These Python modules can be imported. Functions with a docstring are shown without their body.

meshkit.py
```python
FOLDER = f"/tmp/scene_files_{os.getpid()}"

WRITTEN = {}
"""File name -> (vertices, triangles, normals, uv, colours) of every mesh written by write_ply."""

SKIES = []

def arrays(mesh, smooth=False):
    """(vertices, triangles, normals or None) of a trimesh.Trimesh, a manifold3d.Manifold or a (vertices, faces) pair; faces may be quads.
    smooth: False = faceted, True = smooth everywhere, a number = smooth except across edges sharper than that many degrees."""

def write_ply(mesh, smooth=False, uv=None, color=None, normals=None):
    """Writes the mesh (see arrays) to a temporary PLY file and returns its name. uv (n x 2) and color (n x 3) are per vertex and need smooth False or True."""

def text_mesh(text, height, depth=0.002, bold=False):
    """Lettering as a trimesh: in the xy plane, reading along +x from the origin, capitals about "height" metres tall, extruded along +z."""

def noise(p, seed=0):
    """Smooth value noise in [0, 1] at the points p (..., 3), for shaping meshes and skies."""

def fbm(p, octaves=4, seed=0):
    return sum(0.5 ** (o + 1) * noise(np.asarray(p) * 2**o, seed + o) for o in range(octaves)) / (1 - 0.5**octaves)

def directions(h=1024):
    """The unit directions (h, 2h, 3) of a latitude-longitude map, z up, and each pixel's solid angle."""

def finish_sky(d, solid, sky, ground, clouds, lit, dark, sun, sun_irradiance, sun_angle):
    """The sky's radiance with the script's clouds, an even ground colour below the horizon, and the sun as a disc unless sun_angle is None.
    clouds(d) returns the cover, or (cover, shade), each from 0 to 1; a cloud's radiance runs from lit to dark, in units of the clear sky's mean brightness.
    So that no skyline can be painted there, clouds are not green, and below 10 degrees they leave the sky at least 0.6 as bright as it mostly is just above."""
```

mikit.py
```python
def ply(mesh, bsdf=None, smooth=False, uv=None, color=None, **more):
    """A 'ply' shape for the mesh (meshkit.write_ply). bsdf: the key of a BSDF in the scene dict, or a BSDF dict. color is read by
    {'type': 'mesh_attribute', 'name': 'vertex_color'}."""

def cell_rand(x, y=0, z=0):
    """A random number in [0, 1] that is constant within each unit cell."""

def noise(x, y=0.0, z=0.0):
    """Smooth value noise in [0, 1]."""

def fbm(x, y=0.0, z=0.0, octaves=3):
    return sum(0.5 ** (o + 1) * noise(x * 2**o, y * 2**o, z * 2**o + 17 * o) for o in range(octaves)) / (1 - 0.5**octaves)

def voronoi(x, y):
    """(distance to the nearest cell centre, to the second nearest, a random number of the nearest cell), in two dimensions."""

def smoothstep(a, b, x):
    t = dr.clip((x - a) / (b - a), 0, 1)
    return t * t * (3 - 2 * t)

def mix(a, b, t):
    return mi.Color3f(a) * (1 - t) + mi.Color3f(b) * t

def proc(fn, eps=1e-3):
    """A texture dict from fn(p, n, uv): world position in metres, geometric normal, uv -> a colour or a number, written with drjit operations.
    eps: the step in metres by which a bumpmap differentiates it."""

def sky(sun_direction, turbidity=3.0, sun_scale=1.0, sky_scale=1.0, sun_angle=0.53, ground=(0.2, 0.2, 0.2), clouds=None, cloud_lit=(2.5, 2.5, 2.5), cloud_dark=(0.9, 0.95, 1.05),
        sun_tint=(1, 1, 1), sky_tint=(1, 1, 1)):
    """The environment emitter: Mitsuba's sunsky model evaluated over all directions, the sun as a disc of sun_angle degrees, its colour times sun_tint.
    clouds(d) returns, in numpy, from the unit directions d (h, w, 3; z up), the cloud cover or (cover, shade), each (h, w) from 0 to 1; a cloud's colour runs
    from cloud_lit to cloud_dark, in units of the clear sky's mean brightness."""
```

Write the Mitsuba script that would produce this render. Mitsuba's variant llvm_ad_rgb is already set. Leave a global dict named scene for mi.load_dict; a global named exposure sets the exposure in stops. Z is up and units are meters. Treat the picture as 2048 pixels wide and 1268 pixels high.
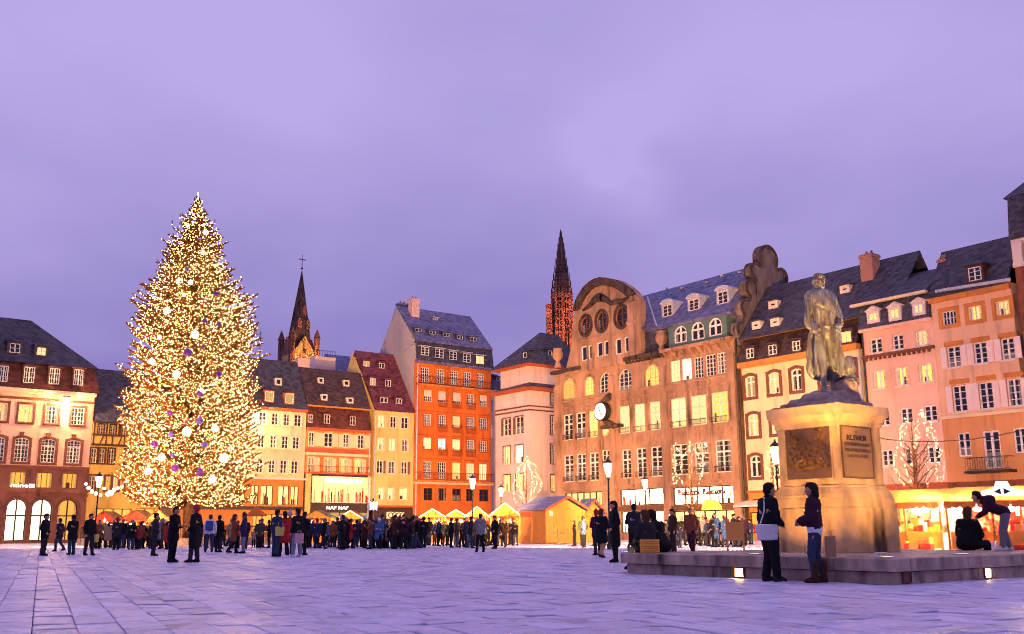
import math, random, numpy as np, trimesh, mitsuba as mi, drjit as dr, mikit, meshkit, manifold3d as m3
from shapely.geometry import Polygon, Point, box as sbox
from shapely import affinity
from shapely.ops import unary_union
T = mi.ScalarTransform4f
scene, labels, COUNT = {}, {}, {}

# ------------------------------------------------------------------ camera, sky, exposure
EYE, FOCAL, PITCH, ROLL = 0.95, 1980.0, math.radians(12.2), math.radians(0.30)
CAM = np.array([0.0, 0.0, EYE])
FWD = np.array([0, math.cos(PITCH), math.sin(PITCH)])
UP0, RT0 = np.array([0, -math.sin(PITCH), math.cos(PITCH)]), np.array([1.0, 0, 0])
UP = UP0 * math.cos(ROLL) + RT0 * math.sin(ROLL)
RT = RT0 * math.cos(ROLL) - UP0 * math.sin(ROLL)
scene['camera'] = {'type': 'perspective', 'fov': math.degrees(2 * math.atan(1024 / FOCAL)), 'fov_axis': 'x', 'near_clip': 0.05, 'far_clip': 3000.0,
                   'to_world': T().look_at(list(CAM), list(CAM + FWD), list(UP))}

def dusk_clouds(d):
    el = np.degrees(np.arcsin(np.clip(d[..., 2], 0, 1)))
    base = np.clip(1 - el / 26.0, 0, 1) ** 1.25                     # darker towards the horizon
    q = d / np.maximum(d[..., 2:3] + 0.22, 0.05)
    n = meshkit.fbm(np.stack([q[..., 0] * 0.9, q[..., 1] * 1.4, q[..., 2] * 0 + 3.1], -1), 5, seed=4)
    n2 = meshkit.fbm(np.stack([q[..., 0] * 3.0 + 7, q[..., 1] * 2.4, q[..., 2] * 0 + 1.7], -1), 4, seed=9)
    az = np.degrees(np.arctan2(d[..., 0], d[..., 1]))
    thin = np.exp(-((az - 7.0) / 3.6) ** 2 - ((el - 20.5 + 0.25 * (az - 7)) / 3.2) ** 2) * np.clip(n2 * 3.4 - 1.2, 0, 1)   # the thin place in the cloud
    s = 0.90 * base + 0.74 * (0.5 - n) + 0.46 * (0.5 - n2) + 0.10 - 0.5 * thin - 0.10 * np.clip((el - 24) / 40, 0, 1)
    return np.ones(el.shape), np.clip(s, 0, 1)

scene['sky'] = mikit.sky([-0.75, -0.6, 0.12], turbidity=3, sun_scale=0.0, sky_scale=1.0, ground=(0.2, 0.2, 0.2), clouds=dusk_clouds,
                         cloud_lit=(1.14, 0.93, 1.84), cloud_dark=(0.36, 0.28, 0.98))
scene['sky']['sampling_weight'] = 14.0
exposure = 3.4
LV = 2.0 ** -exposure          # radiance that shows as white

# ------------------------------------------------------------------ helpers
rng = np.random.default_rng(11)
def U(a, b): return float(rng.uniform(a, b))

def ray(px, py): return RT * (px - 1024) + UP * (634 - py) + FWD * FOCAL
def ground_at(px, py, z=0.0):
    r = ray(px, py); return CAM + r * ((z - EYE) / r[2])
def at_depth(px, py, y):
    r = ray(px, py); return CAM + r * (y / r[1])
def feet(px, y, z=0.0):                                             # the ground point in column px at distance y
    p = at_depth(px, 1062, y); return np.array([p[0], p[1], z])

def key(name):
    COUNT[name] = COUNT.get(name, -1) + 1
    return name if COUNT[name] == 0 else f'{name}_{COUNT[name]:03d}'
def sub(parent, name): return key(parent + '__' + name)
def put(k, mesh, bsdf, smooth=False, **kw):
    scene[k] = mikit.ply(mesh, bsdf, smooth=smooth, **kw); return k
def tag(k, label, cat=None, group=None, kind=None):
    labels[k] = {'label': label}
    if cat: labels[k]['category'] = cat
    if group: labels[k]['group'] = group
    if kind: labels[k]['kind'] = kind
    return k
def glow(d, rgb, weight=1.0):                                       # rgb in units of white
    d['emitter'] = {'type': 'area', 'radiance': {'type': 'rgb', 'value': [c * LV for c in rgb]}, 'sampling_weight': weight * 0.12}

class MB:                                                           # collects pieces into one mesh
    def __init__(s): s.v, s.f, s.n = [], [], 0
    def raw(s, v, f):
        s.v.append(np.asarray(v, float)); s.f.append(np.asarray(f, int) + s.n); s.n += len(v); return s
    def add(s, m): return s.raw(m.vertices, m.faces)
    def box(s, x0, x1, y0, y1, z0, z1):
        v = [[x, y, z] for x in (x0, x1) for y in (y0, y1) for z in (z0, z1)]
        return s.raw(v, [[0, 1, 3], [0, 3, 2], [4, 6, 7], [4, 7, 5], [0, 4, 5], [0, 5, 1], [2, 3, 7], [2, 7, 6], [0, 2, 6], [0, 6, 4], [1, 5, 7], [1, 7, 3]])
    def hexa(s, p):                                                 # 4 bottom points ccw, 4 top points
        return s.raw(p, [[0, 2, 1], [0, 3, 2], [4, 5, 6], [4, 6, 7], [0, 1, 5], [0, 5, 4], [1, 2, 6], [1, 6, 5], [2, 3, 7], [2, 7, 6], [3, 0, 4], [3, 4, 7]])
    def uz(s, poly, v0, v1):                                        # outline in (u, z) through the thickness v0..v1
        for g in getattr(poly, 'geoms', [poly]):
            m = trimesh.creation.extrude_polygon(g, v1 - v0, engine='earcut'); p = m.vertices
            s.raw(np.stack([p[:, 0], v1 - p[:, 2], p[:, 1]], 1), m.faces)
        return s
    def vz(s, pts, u0, u1):                                         # outline in (v, z) along u0..u1
        m = trimesh.creation.extrude_polygon(pts if hasattr(pts, 'exterior') else Polygon(pts), u1 - u0, engine='earcut'); p = m.vertices
        return s.raw(np.stack([u0 + p[:, 2], p[:, 0], p[:, 1]], 1), m.faces)
    def tube(s, a, b, r0, r1=None, n=6):
        return s.path([a, b], [r0, r0 if r1 is None else r1], n)
    def path(s, pts, rad, n=6):
        p = np.asarray(pts, float); t = np.gradient(p, axis=0); t /= np.linalg.norm(t, axis=1, keepdims=True) + 1e-12
        a = np.cross(t, np.where(np.abs(t[:, 2:]) < 0.9, [0, 0, 1.0], [1.0, 0, 0])); a /= np.linalg.norm(a, axis=1, keepdims=True) + 1e-12
        b, g = np.cross(t, a), np.arange(n) * 2 * np.pi / n
        v = p[:, None] + np.broadcast_to(rad, (len(p),))[:, None, None] * (np.cos(g)[None, :, None] * a[:, None] + np.sin(g)[None, :, None] * b[:, None])
        v = np.vstack([v.reshape(-1, 3), p[:1], p[-1:]]); f, L = [], len(p)
        for i in range(L - 1):
            for j in range(n):
                q = [i * n + j, i * n + (j + 1) % n, (i + 1) * n + (j + 1) % n, (i + 1) * n + j]; f += [[q[0], q[1], q[2]], [q[0], q[2], q[3]]]
        for j in range(n): f += [[L * n, (j + 1) % n, j], [L * n + 1, (L - 1) * n + j, (L - 1) * n + (j + 1) % n]]
        return s.raw(v, f)
    def lathe(s, prof, n=16, c=(0, 0, 0)):                          # (r, z) from bottom to top about z
        m = trimesh.creation.revolve(np.array(prof, float), sections=n); return s.raw(np.array(m.vertices) + c, m.faces)
    def ball(s, c, r, sub_=1, sq=(1, 1, 1)):
        m = trimesh.creation.icosphere(subdivisions=sub_, radius=1.0); return s.raw(np.array(m.vertices) * np.array(sq) * r + c, m.faces)
    def mesh(s): return trimesh.Trimesh(np.vstack(s.v), np.vstack(s.f), process=False)

class Fac:                                                          # a facade plane: u along it, v inward, z up
    def __init__(s, O, d, off=0.0):
        s.d, s.n = np.array([d[0], d[1], 0.0]), np.array([d[1], -d[0], 0.0]); s.O = np.array([O[0], O[1], 0.0]) + s.n * off
        s.M = np.stack([s.d, -s.n, [0, 0, 1.0]])
    def P(s, p): return np.asarray(p, float) @ s.M + s.O
    def uz(s, px, py, v=0.0):
        r = ray(px, py); o = s.O - s.n * v; t = np.dot(o - CAM, s.n) / np.dot(r, s.n); q = CAM + r * t - s.O
        return float(np.dot(q, s.d)), float(q[2])
    def vz(s, u, px, py):
        r = ray(px, py); o = s.O + s.d * u; t = np.dot(o - CAM, s.d) / np.dot(r, s.d); q = CAM + r * t - s.O
        return float(-np.dot(q, s.n)), float(q[2])
    def u(s, px, z, v=0.0):                                         # u where height z of this plane shows in column px
        a, k = s.P([0, v, z]) - CAM, px - 1024
        A = np.dot(a, RT) * FOCAL - k * np.dot(a, FWD); B = np.dot(s.d, RT) * FOCAL - k * np.dot(s.d, FWD)
        return float(-A / B)
    def put(s, k, mb, bsdf, smooth=False, **kw):
        m = mb.mesh() if isinstance(mb, MB) else mb
        return put(k, trimesh.Trimesh(s.P(m.vertices), m.faces, process=False), bsdf, smooth, **kw)

# ------------------------------------------------------------------ materials
def rgb(*c): return {'type': 'rgb', 'value': list(c)}
def mat(name, col, rough=0.7, spec=0.3, metal=0.0):
    scene[name] = {'type': 'twosided', 'b': {'type': 'principled', 'base_color': col if isinstance(col, dict) else rgb(*col), 'roughness': rough, 'specular': spec, 'metallic': metal}}
    return name
def stucco(name, col, amt=0.16, scale=0.5, rough=0.85):             # rendered or stone wall: rain streaks and blotches
    c = np.array(col)
    def fn(p, n, uv):
        a = mikit.fbm(p.x * scale, p.y * scale, p.z * scale * 0.45, 4); b = mikit.noise(p.x * 5.1, p.y * 5.1, p.z * 1.3)
        return mi.Color3f(*[float(x) for x in c]) * (1 + amt * (2 * a - 1) * 1.7 + amt * 0.6 * (b - 0.5) - amt * 1.5 * mikit.smoothstep(0.55, 0.8, mikit.fbm(p.x * 2.3, p.y * 2.3, p.z * 0.16, 3)))
    return mat(name, mikit.proc(fn), rough, 0.25)
def slate(name, col, rough=0.5):                                    # rows of slates or tiles by height
    c = np.array(col)
    def fn(p, n, uv):
        row = dr.floor(p.z * 5.0); t = p.z * 5.0 - row
        h = (p.x * 0.8 + p.y * 0.6 + (p.x * -0.6 + p.y * 0.8)) * 2.7
        k = mikit.cell_rand(h + row * 0.5, row, 3); f = mikit.fbm(p.x * 0.35, p.y * 0.35, p.z * 0.35, 3)
        return mi.Color3f(*[float(x) for x in c]) * (0.40 + 0.95 * k + 0.55 * f - 0.30 * mikit.smoothstep(0.82, 1.0, t))
    return mat(name, mikit.proc(fn), rough, 0.2)

stucco('pink_render', (0.70, 0.42, 0.33)); stucco('red_sandstone', (0.24, 0.095, 0.065), 0.3, 0.9); stucco('ochre_render', (0.72, 0.46, 0.10))
stucco('cream_render', (0.72, 0.47, 0.30)); stucco('peach_render', (0.72, 0.50, 0.26)); stucco('yellow_render', (0.74, 0.50, 0.17))
stucco('orange_render', (0.66, 0.155, 0.028), 0.2); stucco('grey_render', (0.42, 0.36, 0.36), 0.14, 0.4); stucco('white_render', (0.74, 0.55, 0.50), 0.1)
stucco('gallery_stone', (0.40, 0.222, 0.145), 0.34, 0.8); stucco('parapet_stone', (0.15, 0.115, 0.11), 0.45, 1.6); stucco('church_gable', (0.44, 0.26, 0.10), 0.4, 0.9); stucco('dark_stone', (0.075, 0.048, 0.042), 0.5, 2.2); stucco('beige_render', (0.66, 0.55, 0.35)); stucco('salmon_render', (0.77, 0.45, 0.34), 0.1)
stucco('apricot_render', (0.74, 0.43, 0.27), 0.12); stucco('apricot_deep', (0.68, 0.30, 0.12), 0.16); stucco('orange_trim', (0.58, 0.21, 0.055)); stucco('brick_wall', (0.22, 0.07, 0.04), 0.35, 2.0)
stucco('pedestal_stone', (0.60, 0.38, 0.17), 0.42, 2.6); stucco('granite', (0.36, 0.255, 0.20), 0.4, 6.0, 0.6); stucco('church_stone', (0.20, 0.085, 0.055), 0.55, 0.7)
slate('slate_dark', (0.048, 0.044, 0.066)); slate('slate_blue', (0.105, 0.105, 0.21), 0.45); slate('tile_brown', (0.060, 0.035, 0.036)); slate('tile_red', (0.125, 0.034, 0.05)); slate('tile_rust', (0.10, 0.032, 0.022))
mat('frame_white', (0.78, 0.72, 0.70), 0.5); mat('trim_brown', (0.16, 0.055, 0.04), 0.7); mat('trim_red', (0.42, 0.09, 0.04), 0.7); mat('trim_cream', (0.72, 0.55, 0.36), 0.7)
mat('trim_pale', (0.70, 0.56, 0.50), 0.7); mat('shutter_cream', (0.74, 0.56, 0.36), 0.65); mat('shutter_pink', (0.78, 0.60, 0.56), 0.65); mat('shutter_brown', (0.20, 0.10, 0.07), 0.65)
mat('shutter_grey', (0.42, 0.40, 0.42), 0.65); mat('copper_green', (0.10, 0.16, 0.15), 0.6); mat('iron', (0.022, 0.018, 0.02), 0.5, 0.4); mat('iron_red', (0.15, 0.03, 0.02), 0.6); mat('zinc', (0.42, 0.42, 0.50), 0.4, 0.5)
mat('chimney_brick', (0.36, 0.17, 0.14), 0.85); mat('chimney_pink', (0.62, 0.40, 0.38), 0.85); mat('shop_dark', (0.055, 0.03, 0.022), 0.5); mat('shop_brown', (0.16, 0.075, 0.04), 0.6)
mat('window_glass', (0.012, 0.012, 0.018), 0.06, 0.6); mat('lit_glass', (0.05, 0.05, 0.05), 0.3); mat('curtain', (0.62, 0.46, 0.26), 0.9); mat('net_curtain', (0.20, 0.18, 0.20), 0.9); mat('blind', (0.80, 0.62, 0.56), 0.8); mat('plain_white', (0.80, 0.80, 0.80), 0.5)
mat('letters_white', (0.85, 0.85, 0.85), 0.5); mat('letters_dark', (0.10, 0.02, 0.02), 0.5); mat('wood_orange', (0.62, 0.26, 0.055), 0.6); mat('wood_brown', (0.30, 0.115, 0.03), 0.65); mat('timber_dark', (0.07, 0.028, 0.018), 0.7)
scene['awning_cream'] = {'type': 'principledthin', 'base_color': rgb(0.80, 0.55, 0.22), 'roughness': 0.8, 'diff_trans': 1.1}; mat('awning_orange', (0.68, 0.17, 0.03), 0.8); mat('goods_red', (0.48, 0.035, 0.02), 0.7); mat('goods_gold', (0.68, 0.33, 0.05), 0.7); mat('goods_dark', (0.08, 0.035, 0.02), 0.7)
LIT = {'yellow': (1.7, 1.02, 0.16), 'pale': (2.0, 1.42, 0.42), 'amber': (1.35, 0.55, 0.06), 'white': (3.0, 2.6, 1.7), 'dim': (0.60, 0.34, 0.10), 'cream': (1.25, 0.88, 0.30)}

# ------------------------------------------------------------------ buildings
class Bld:
    def __init__(s, name, F, px0, px1, pyref, label, cat='building', depth=11.0):
        s.k, s.F, s.D = key(name), F, depth; tag(s.k, label, cat)
        s.u0, s.u1 = F.uz(px0, pyref)[0], F.uz(px1, pyref)[0]; s.holes = []; s.prof = None
    def put(s, name, mb, bsdf, smooth=False): return s.F.put(sub(s.k, name), mb, bsdf, smooth)
    def z(s, px, py, v=0.0): return s.F.uz(px, py, v)[1]
    def band(s, name, z0, z1, out, bsdf, u0=None, u1=None, dentil=0):  # a ledge or cornice standing out of the wall
        m = MB().box(s.u0 - 0.02 if u0 is None else u0, s.u1 + 0.02 if u1 is None else u1, -out, 0.06, z0, z1)
        if dentil:
            a, b = (s.u0 if u0 is None else u0), (s.u1 if u1 is None else u1)
            for q in np.arange(a + 0.2, b - 0.2, dentil): m.box(q, q + dentil * 0.45, -out * 0.7, 0.06, z0 - dentil * 0.5, z0 - 0.002)
        return s.put(name, m, bsdf)
    def win(s, u0, u1, z0, z1, nx=2, nz=3, lit=None, head=None, fr='frame_white', sur=None, shut=None, rec=0.16, fw=0.07, sill=None, curtain=None, tr=None, bar=0.045, hole=True, name='window', v=0.0, shw=None, blind=0):
        op = sbox(u0, z0, u1, z1)
        if head == 'arch': op = unary_union([sbox(u0, z0, u1, z1 - (u1 - u0) / 2), Point((u0 + u1) / 2, z1 - (u1 - u0) / 2).buffer((u1 - u0) / 2, 12)])
        if head == 'seg':
            w = u1 - u0; R = w * 0.95; op = unary_union([sbox(u0, z0, u1, z1 - 0.14 * w), sbox(u0, z0, u1, z1).intersection(Point((u0 + u1) / 2, z1 - R).buffer(R, 24))])
        if head == 'oval': op = affinity.scale(Point((u0 + u1) / 2, (z0 + z1) / 2).buffer(1, 12), (u1 - u0) / 2, (z1 - z0) / 2)
        if hole: s.holes.append(op)
        W = s.put(name, s._frame(op, u0, u1, z0, z1, nx, nz, fw, bar, rec, tr, v), fr)
        pane = MB().uz(op.buffer(0.03, join_style=2), v + rec + 0.05, v + rec + 0.09)
        pk = s.F.put(sub(W, 'pane'), pane, 'lit_glass' if lit else 'window_glass')
        if lit:
            c = LIT[lit]; j = U(0.72, 1.18); glow(scene[pk], [x * j for x in c], 0.25)
            if curtain is None: curtain = rng.random() < 0.45
            if curtain:
                a = (u1 - u0) * U(0.14, 0.3); cm = MB()
                for q0, q1 in ((u0, u0 + a), (u1 - a, u1)):
                    for i in range(4): cm.box(q0 + (q1 - q0) * i / 4, q0 + (q1 - q0) * (i + 0.8) / 4, v + rec + 0.012 * (i % 2), v + rec + 0.03, z0 + 0.05, z1 - 0.05)
                s.F.put(sub(W, 'curtain'), cm, 'curtain')
            if hole and u1 - u0 > .62 and rng.random() < .55:
                q = U(u0 + .1, u1 - .45); hh = (z1 - z0) * U(.14, .42); w_ = U(.18, .4); s.F.put(sub(W, 'silhouette'), MB().box(q, q + w_, v + rec + .04, v + rec + .048, z0 + .05, z0 + hh).ball((q + w_ / 2, v + rec + .044, z0 + hh), w_ * .55, 1, (1, .02, 1)), 'goods_dark')
        elif rng.random() < .42 and hole and u1 - u0 > .7:
            a = (u1 - u0) * U(.16, .34); cm = MB(); zt_ = z1 - .06 if head is None else z1 - (u1 - u0) * .5
            if rng.random() < .3: cm.box(u0 + .05, u1 - .05, v + rec + .012, v + rec + .03, z0 + .05, z0 + (zt_ - z0) * U(.3, .5))
            else:
                for q0, q1 in ((u0 + .04, u0 + a), (u1 - a, u1 - .04)): cm.box(q0, q1, v + rec + .012, v + rec + .03, z0 + .05, zt_)
            s.F.put(sub(W, 'curtain'), cm, 'net_curtain')
        if blind: s.F.put(sub(W, 'blind'), MB().box(u0 + 0.03, u1 - 0.03, v + rec - 0.075, v + rec - 0.055, z1 - (z1 - z0) * blind, z1 - 0.03), 'blind')
        if sur:
            b, wd, out = sur; s.F.put(sub(W, 'surround'), MB().uz(op.buffer(wd, join_style=2).difference(op), v - out, v + 0.04), b)
        if sill: s.F.put(sub(W, 'sill'), MB().box(u0 - 0.12, u1 + 0.12, v - 0.16, v + 0.03, z0 - 0.13, z0 - 0.004), sill)
        if shut:
            b, sides = shut[0], shut[1]; sw = shw or (u1 - u0) * 0.52
            for sd in sides:
                a, c = (u0 - sw - 0.03, u0 - 0.03) if sd == 'l' else (u1 + 0.03, u1 + sw + 0.03); m = MB().box(a, c, v - 0.05, v - 0.012, z0, z1)
                for i in range(7):
                    q = z0 + (z1 - z0) * (i + 0.5) / 7; m.box(a + 0.06, c - 0.06, v - 0.075, v - 0.05, q - (z1 - z0) * 0.045, q + (z1 - z0) * 0.045)
                s.F.put(sub(W, 'shutter'), m, b)
        return W
    def _frame(s, op, u0, u1, z0, z1, nx, nz, fw, bar, rec, tr, v):
        parts = [op.difference(op.buffer(-fw, join_style=2))]
        for i in range(1, nx): q = u0 + (u1 - u0) * i / nx; w = fw * 0.75 if nx % 2 == 0 and i == nx // 2 else bar / 2 + 0.005; parts.append(sbox(q - w, z0, q + w, z1).intersection(op))
        for i in range(1, nz): q = z0 + (z1 - z0) * i / nz; parts.append(sbox(u0, q - bar / 2, u1, q + bar / 2).intersection(op))
        if tr: q = z0 + (z1 - z0) * tr; parts.append(sbox(u0, q - fw * 0.7, u1, q + fw * 0.7).intersection(op))
        return MB().uz(unary_union(parts), v + rec - 0.05, v + rec + 0.04)
    def row(s, xs, xr, y0, y1, lits=None, widths=None, **kw):        # a storey's windows: columns (x0, x1) and the top and bottom rows at column xr
        z1, z0 = s.z(xr, y0), s.z(xr, y1); out = []
        for i, (a, b) in enumerate(xs):
            q = dict(kw)
            if lits and i < len(lits) and lits[i]: q['lit'] = lits[i]
            for kk in ('shut', 'blind'):
                if isinstance(q.get(kk), list): q[kk] = q[kk][i]
            zm = (z0 + z1) / 2; out.append(s.win(s.F.u(a, zm), s.F.u(b, zm), z0, z1, **q))
        return out
    def wall(s, zt, bsdf, body=None, z0=0.0, name='wall', gable=None, th=0.34):
        face = sbox(s.u0, z0, s.u1, zt)
        hs = unary_union([h for h in s.holes if h.intersects(face)]) if s.holes else None
        if hs is not None: face = face.difference(hs)
        m = MB().uz(face, 0.0, th)
        if body is not False: m.vz([(th, z0), (s.D, z0), (s.D, zt)] + (gable or []) + [(th, zt)], s.u0, s.u1)
        return s.put(name, m, bsdf)
    def zroof(s, v):
        for (a, b), (c, d) in zip(s.prof[:-1], s.prof[1:]):
            if a <= v <= c: return b + (d - b) * (v - a) / max(c - a, 1e-9)
        return -9
    def roof(s, segs, bsdfs, th=0.16, u0=None, u1=None, back=None, name='roof'):   # segs: (v, z) points from the eave to the ridge
        s.prof = segs; u0, u1 = (s.u0 if u0 is None else u0), (s.u1 if u1 is None else u1)
        for i, ((a, b), (c, d)) in enumerate(zip(segs[:-1], segs[1:])):
            t = np.array([c - a, d - b]); t /= np.linalg.norm(t); nn = np.array([t[1], -t[0]]) * th          # inward normal
            m = MB().vz([(a, b), (a + nn[0], b + nn[1]), (c + nn[0], d + nn[1]), (c, d)][::-1], u0, u1)
            if i == len(segs) - 2:
                e = back if back is not None else (2 * c - segs[0][0], segs[0][1]); m.vz([(c, d), (c, d - th * 1.4), (e[0], e[1] - th * 1.4), (e[0], e[1])][::-1], u0, u1)
            s.put(name, m, bsdfs[i] if isinstance(bsdfs, list) else bsdfs)
    def on_roof(s, px, py):
        for v in np.linspace(s.prof[0][0], s.prof[-1][0], 1500):
            u, z = s.F.uz(px, py, v)
            if z <= s.zroof(v): return u, float(v), z
        return s.F.uz(px, py, s.prof[-1][0])[0], s.prof[-1][0], s.prof[-1][1]
    def dormer(s, x0, x1, y0, y1, kind='shed', lit=None, body='slate_dark', roofb='slate_dark', fr='frame_white', nx=2, nz=2, pad=0.12, deep=2.4, slope=0.28, curtain=False, head=None, fw=0.06):
        uc, v, z0 = s.on_roof((x0 + x1) / 2, y1); v -= 0.12
        z1 = s.F.uz((x0 + x1) / 2, y0, v)[1]; zm = (z0 + z1) / 2; u0, u1 = s.F.u(x0, zm, v), s.F.u(x1, zm, v)
        d = s.put('dormer', MB().box(u0 - pad, u1 + pad, v + 0.1, v + deep, z0 - 0.25, z1 + pad).uz(sbox(u0 - pad, z0 - pad, u1 + pad, z1 + pad).difference(sbox(u0, z0, u1, z1)), v, v + 0.1), body)
        op = sbox(u0, z0, u1, z1)
        s.F.put(sub(d, 'window'), s._frame(op, u0, u1, z0, z1, nx, nz, fw, 0.035, 0.05, None, v), fr)
        pk = s.F.put(sub(d, 'pane'), MB().uz(op, v + 0.06, v + 0.095), 'lit_glass' if lit else 'window_glass')
        if lit: glow(scene[pk], LIT[lit], 0.1)
        w = (u1 - u0) / 2 + pad; c = (u0 + u1) / 2; zt = z1 + pad; r = MB()
        if kind == 'gable':
            h = w * 0.62; r.uz(Polygon([(c - w - 0.12, zt), (c + w + 0.12, zt), (c, zt + h)]), v - 0.14, v + 0.05)
            for sg in (-1, 1):
                pts = [(c + sg * (w + 0.16), zt - 0.02), (c, zt + h), (c, zt + h + 0.1), (c + sg * (w + 0.2), zt + 0.06)]
                r.uz(Polygon(pts).buffer(0), v + 0.055, v + deep)
        elif kind == 'hip':
            h = w * 0.7; r.raw([[c - w - .15, v - .18, zt], [c + w + .15, v - .18, zt], [c + w + .15, v + deep, zt], [c - w - .15, v + deep, zt], [c, v + w, zt + h], [c, v + deep, zt + h]],
                               [[0, 1, 4], [1, 2, 5], [1, 5, 4], [3, 0, 4], [3, 4, 5], [2, 3, 5], [0, 2, 1], [0, 3, 2]])
        elif kind == 'seg':
            ang = np.linspace(0, math.pi, 9); pts = [(c - math.cos(a) * (w + 0.15), zt + math.sin(a) * w * 0.55) for a in ang]; r.uz(Polygon(pts), v - 0.15, v + deep)
        else:
            r.vz([(v - 0.2, zt - 0.02), (v - 0.2, zt + 0.08), (v + deep, zt + 0.08 + deep * slope), (v + deep, zt - 0.02 + deep * slope)][::-1], c - w - 0.12, c + w + 0.12)
        s.F.put(sub(d, 'hood'), r, roofb)
        return d
    def chimney(s, x0, x1, y0, y1, bsdf, v, dv=0.9, cap=True):
        z1 = s.z((x0 + x1) / 2, y0, v); z0 = s.z((x0 + x1) / 2, y1, v); zm = (z0 + z1) / 2; a, b = s.F.u(x0, zm, v), s.F.u(x1, zm, v)
        m = MB().box(a, b, v, v + dv, z0 - 2.5, z1)
        if cap: m.box(a - 0.08, b + 0.08, v - 0.08, v + dv + 0.08, z1 - 0.28, z1 - 0.1)
        k = s.put('chimney', m, bsdf)
        for q in (0.3, 0.7): s.F.put(sub(k, 'pot'), MB().lathe([(0.0, 0), (0.13, 0), (0.11, 0.35), (0.0, 0.35)], 8, (a + (b - a) * q, v + dv / 2, z1 - 0.002)), 'chimney_brick')
    def rail(s, u0, u1, z0, z1, out=0.5, bsdf='iron', step=0.16, slab=None, name='balcony'):
        m = MB().box(u0, u1, -out, -out + 0.05, z1 - 0.05, z1).box(u0, u1, -out, -out + 0.04, z0 + 0.06, z0 + 0.10)
        for q in np.arange(u0, u1 + 1e-6, step): m.box(q - 0.012, q + 0.012, -out + 0.01, -out + 0.035, z0 + 0.101, z1 - 0.051)
        if out > 0.15:
            for q in (u0, u1 - 0.04): m.box(q, q + 0.04, -out + 0.051, -0.004, z1 - 0.05, z1)
        k = s.put(name, m, bsdf)
        if slab: s.F.put(sub(k, 'slab'), MB().box(u0 - 0.08, u1 + 0.08, -out - 0.1, 0.05, z0 - 0.18, z0), slab)
        return k
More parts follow.
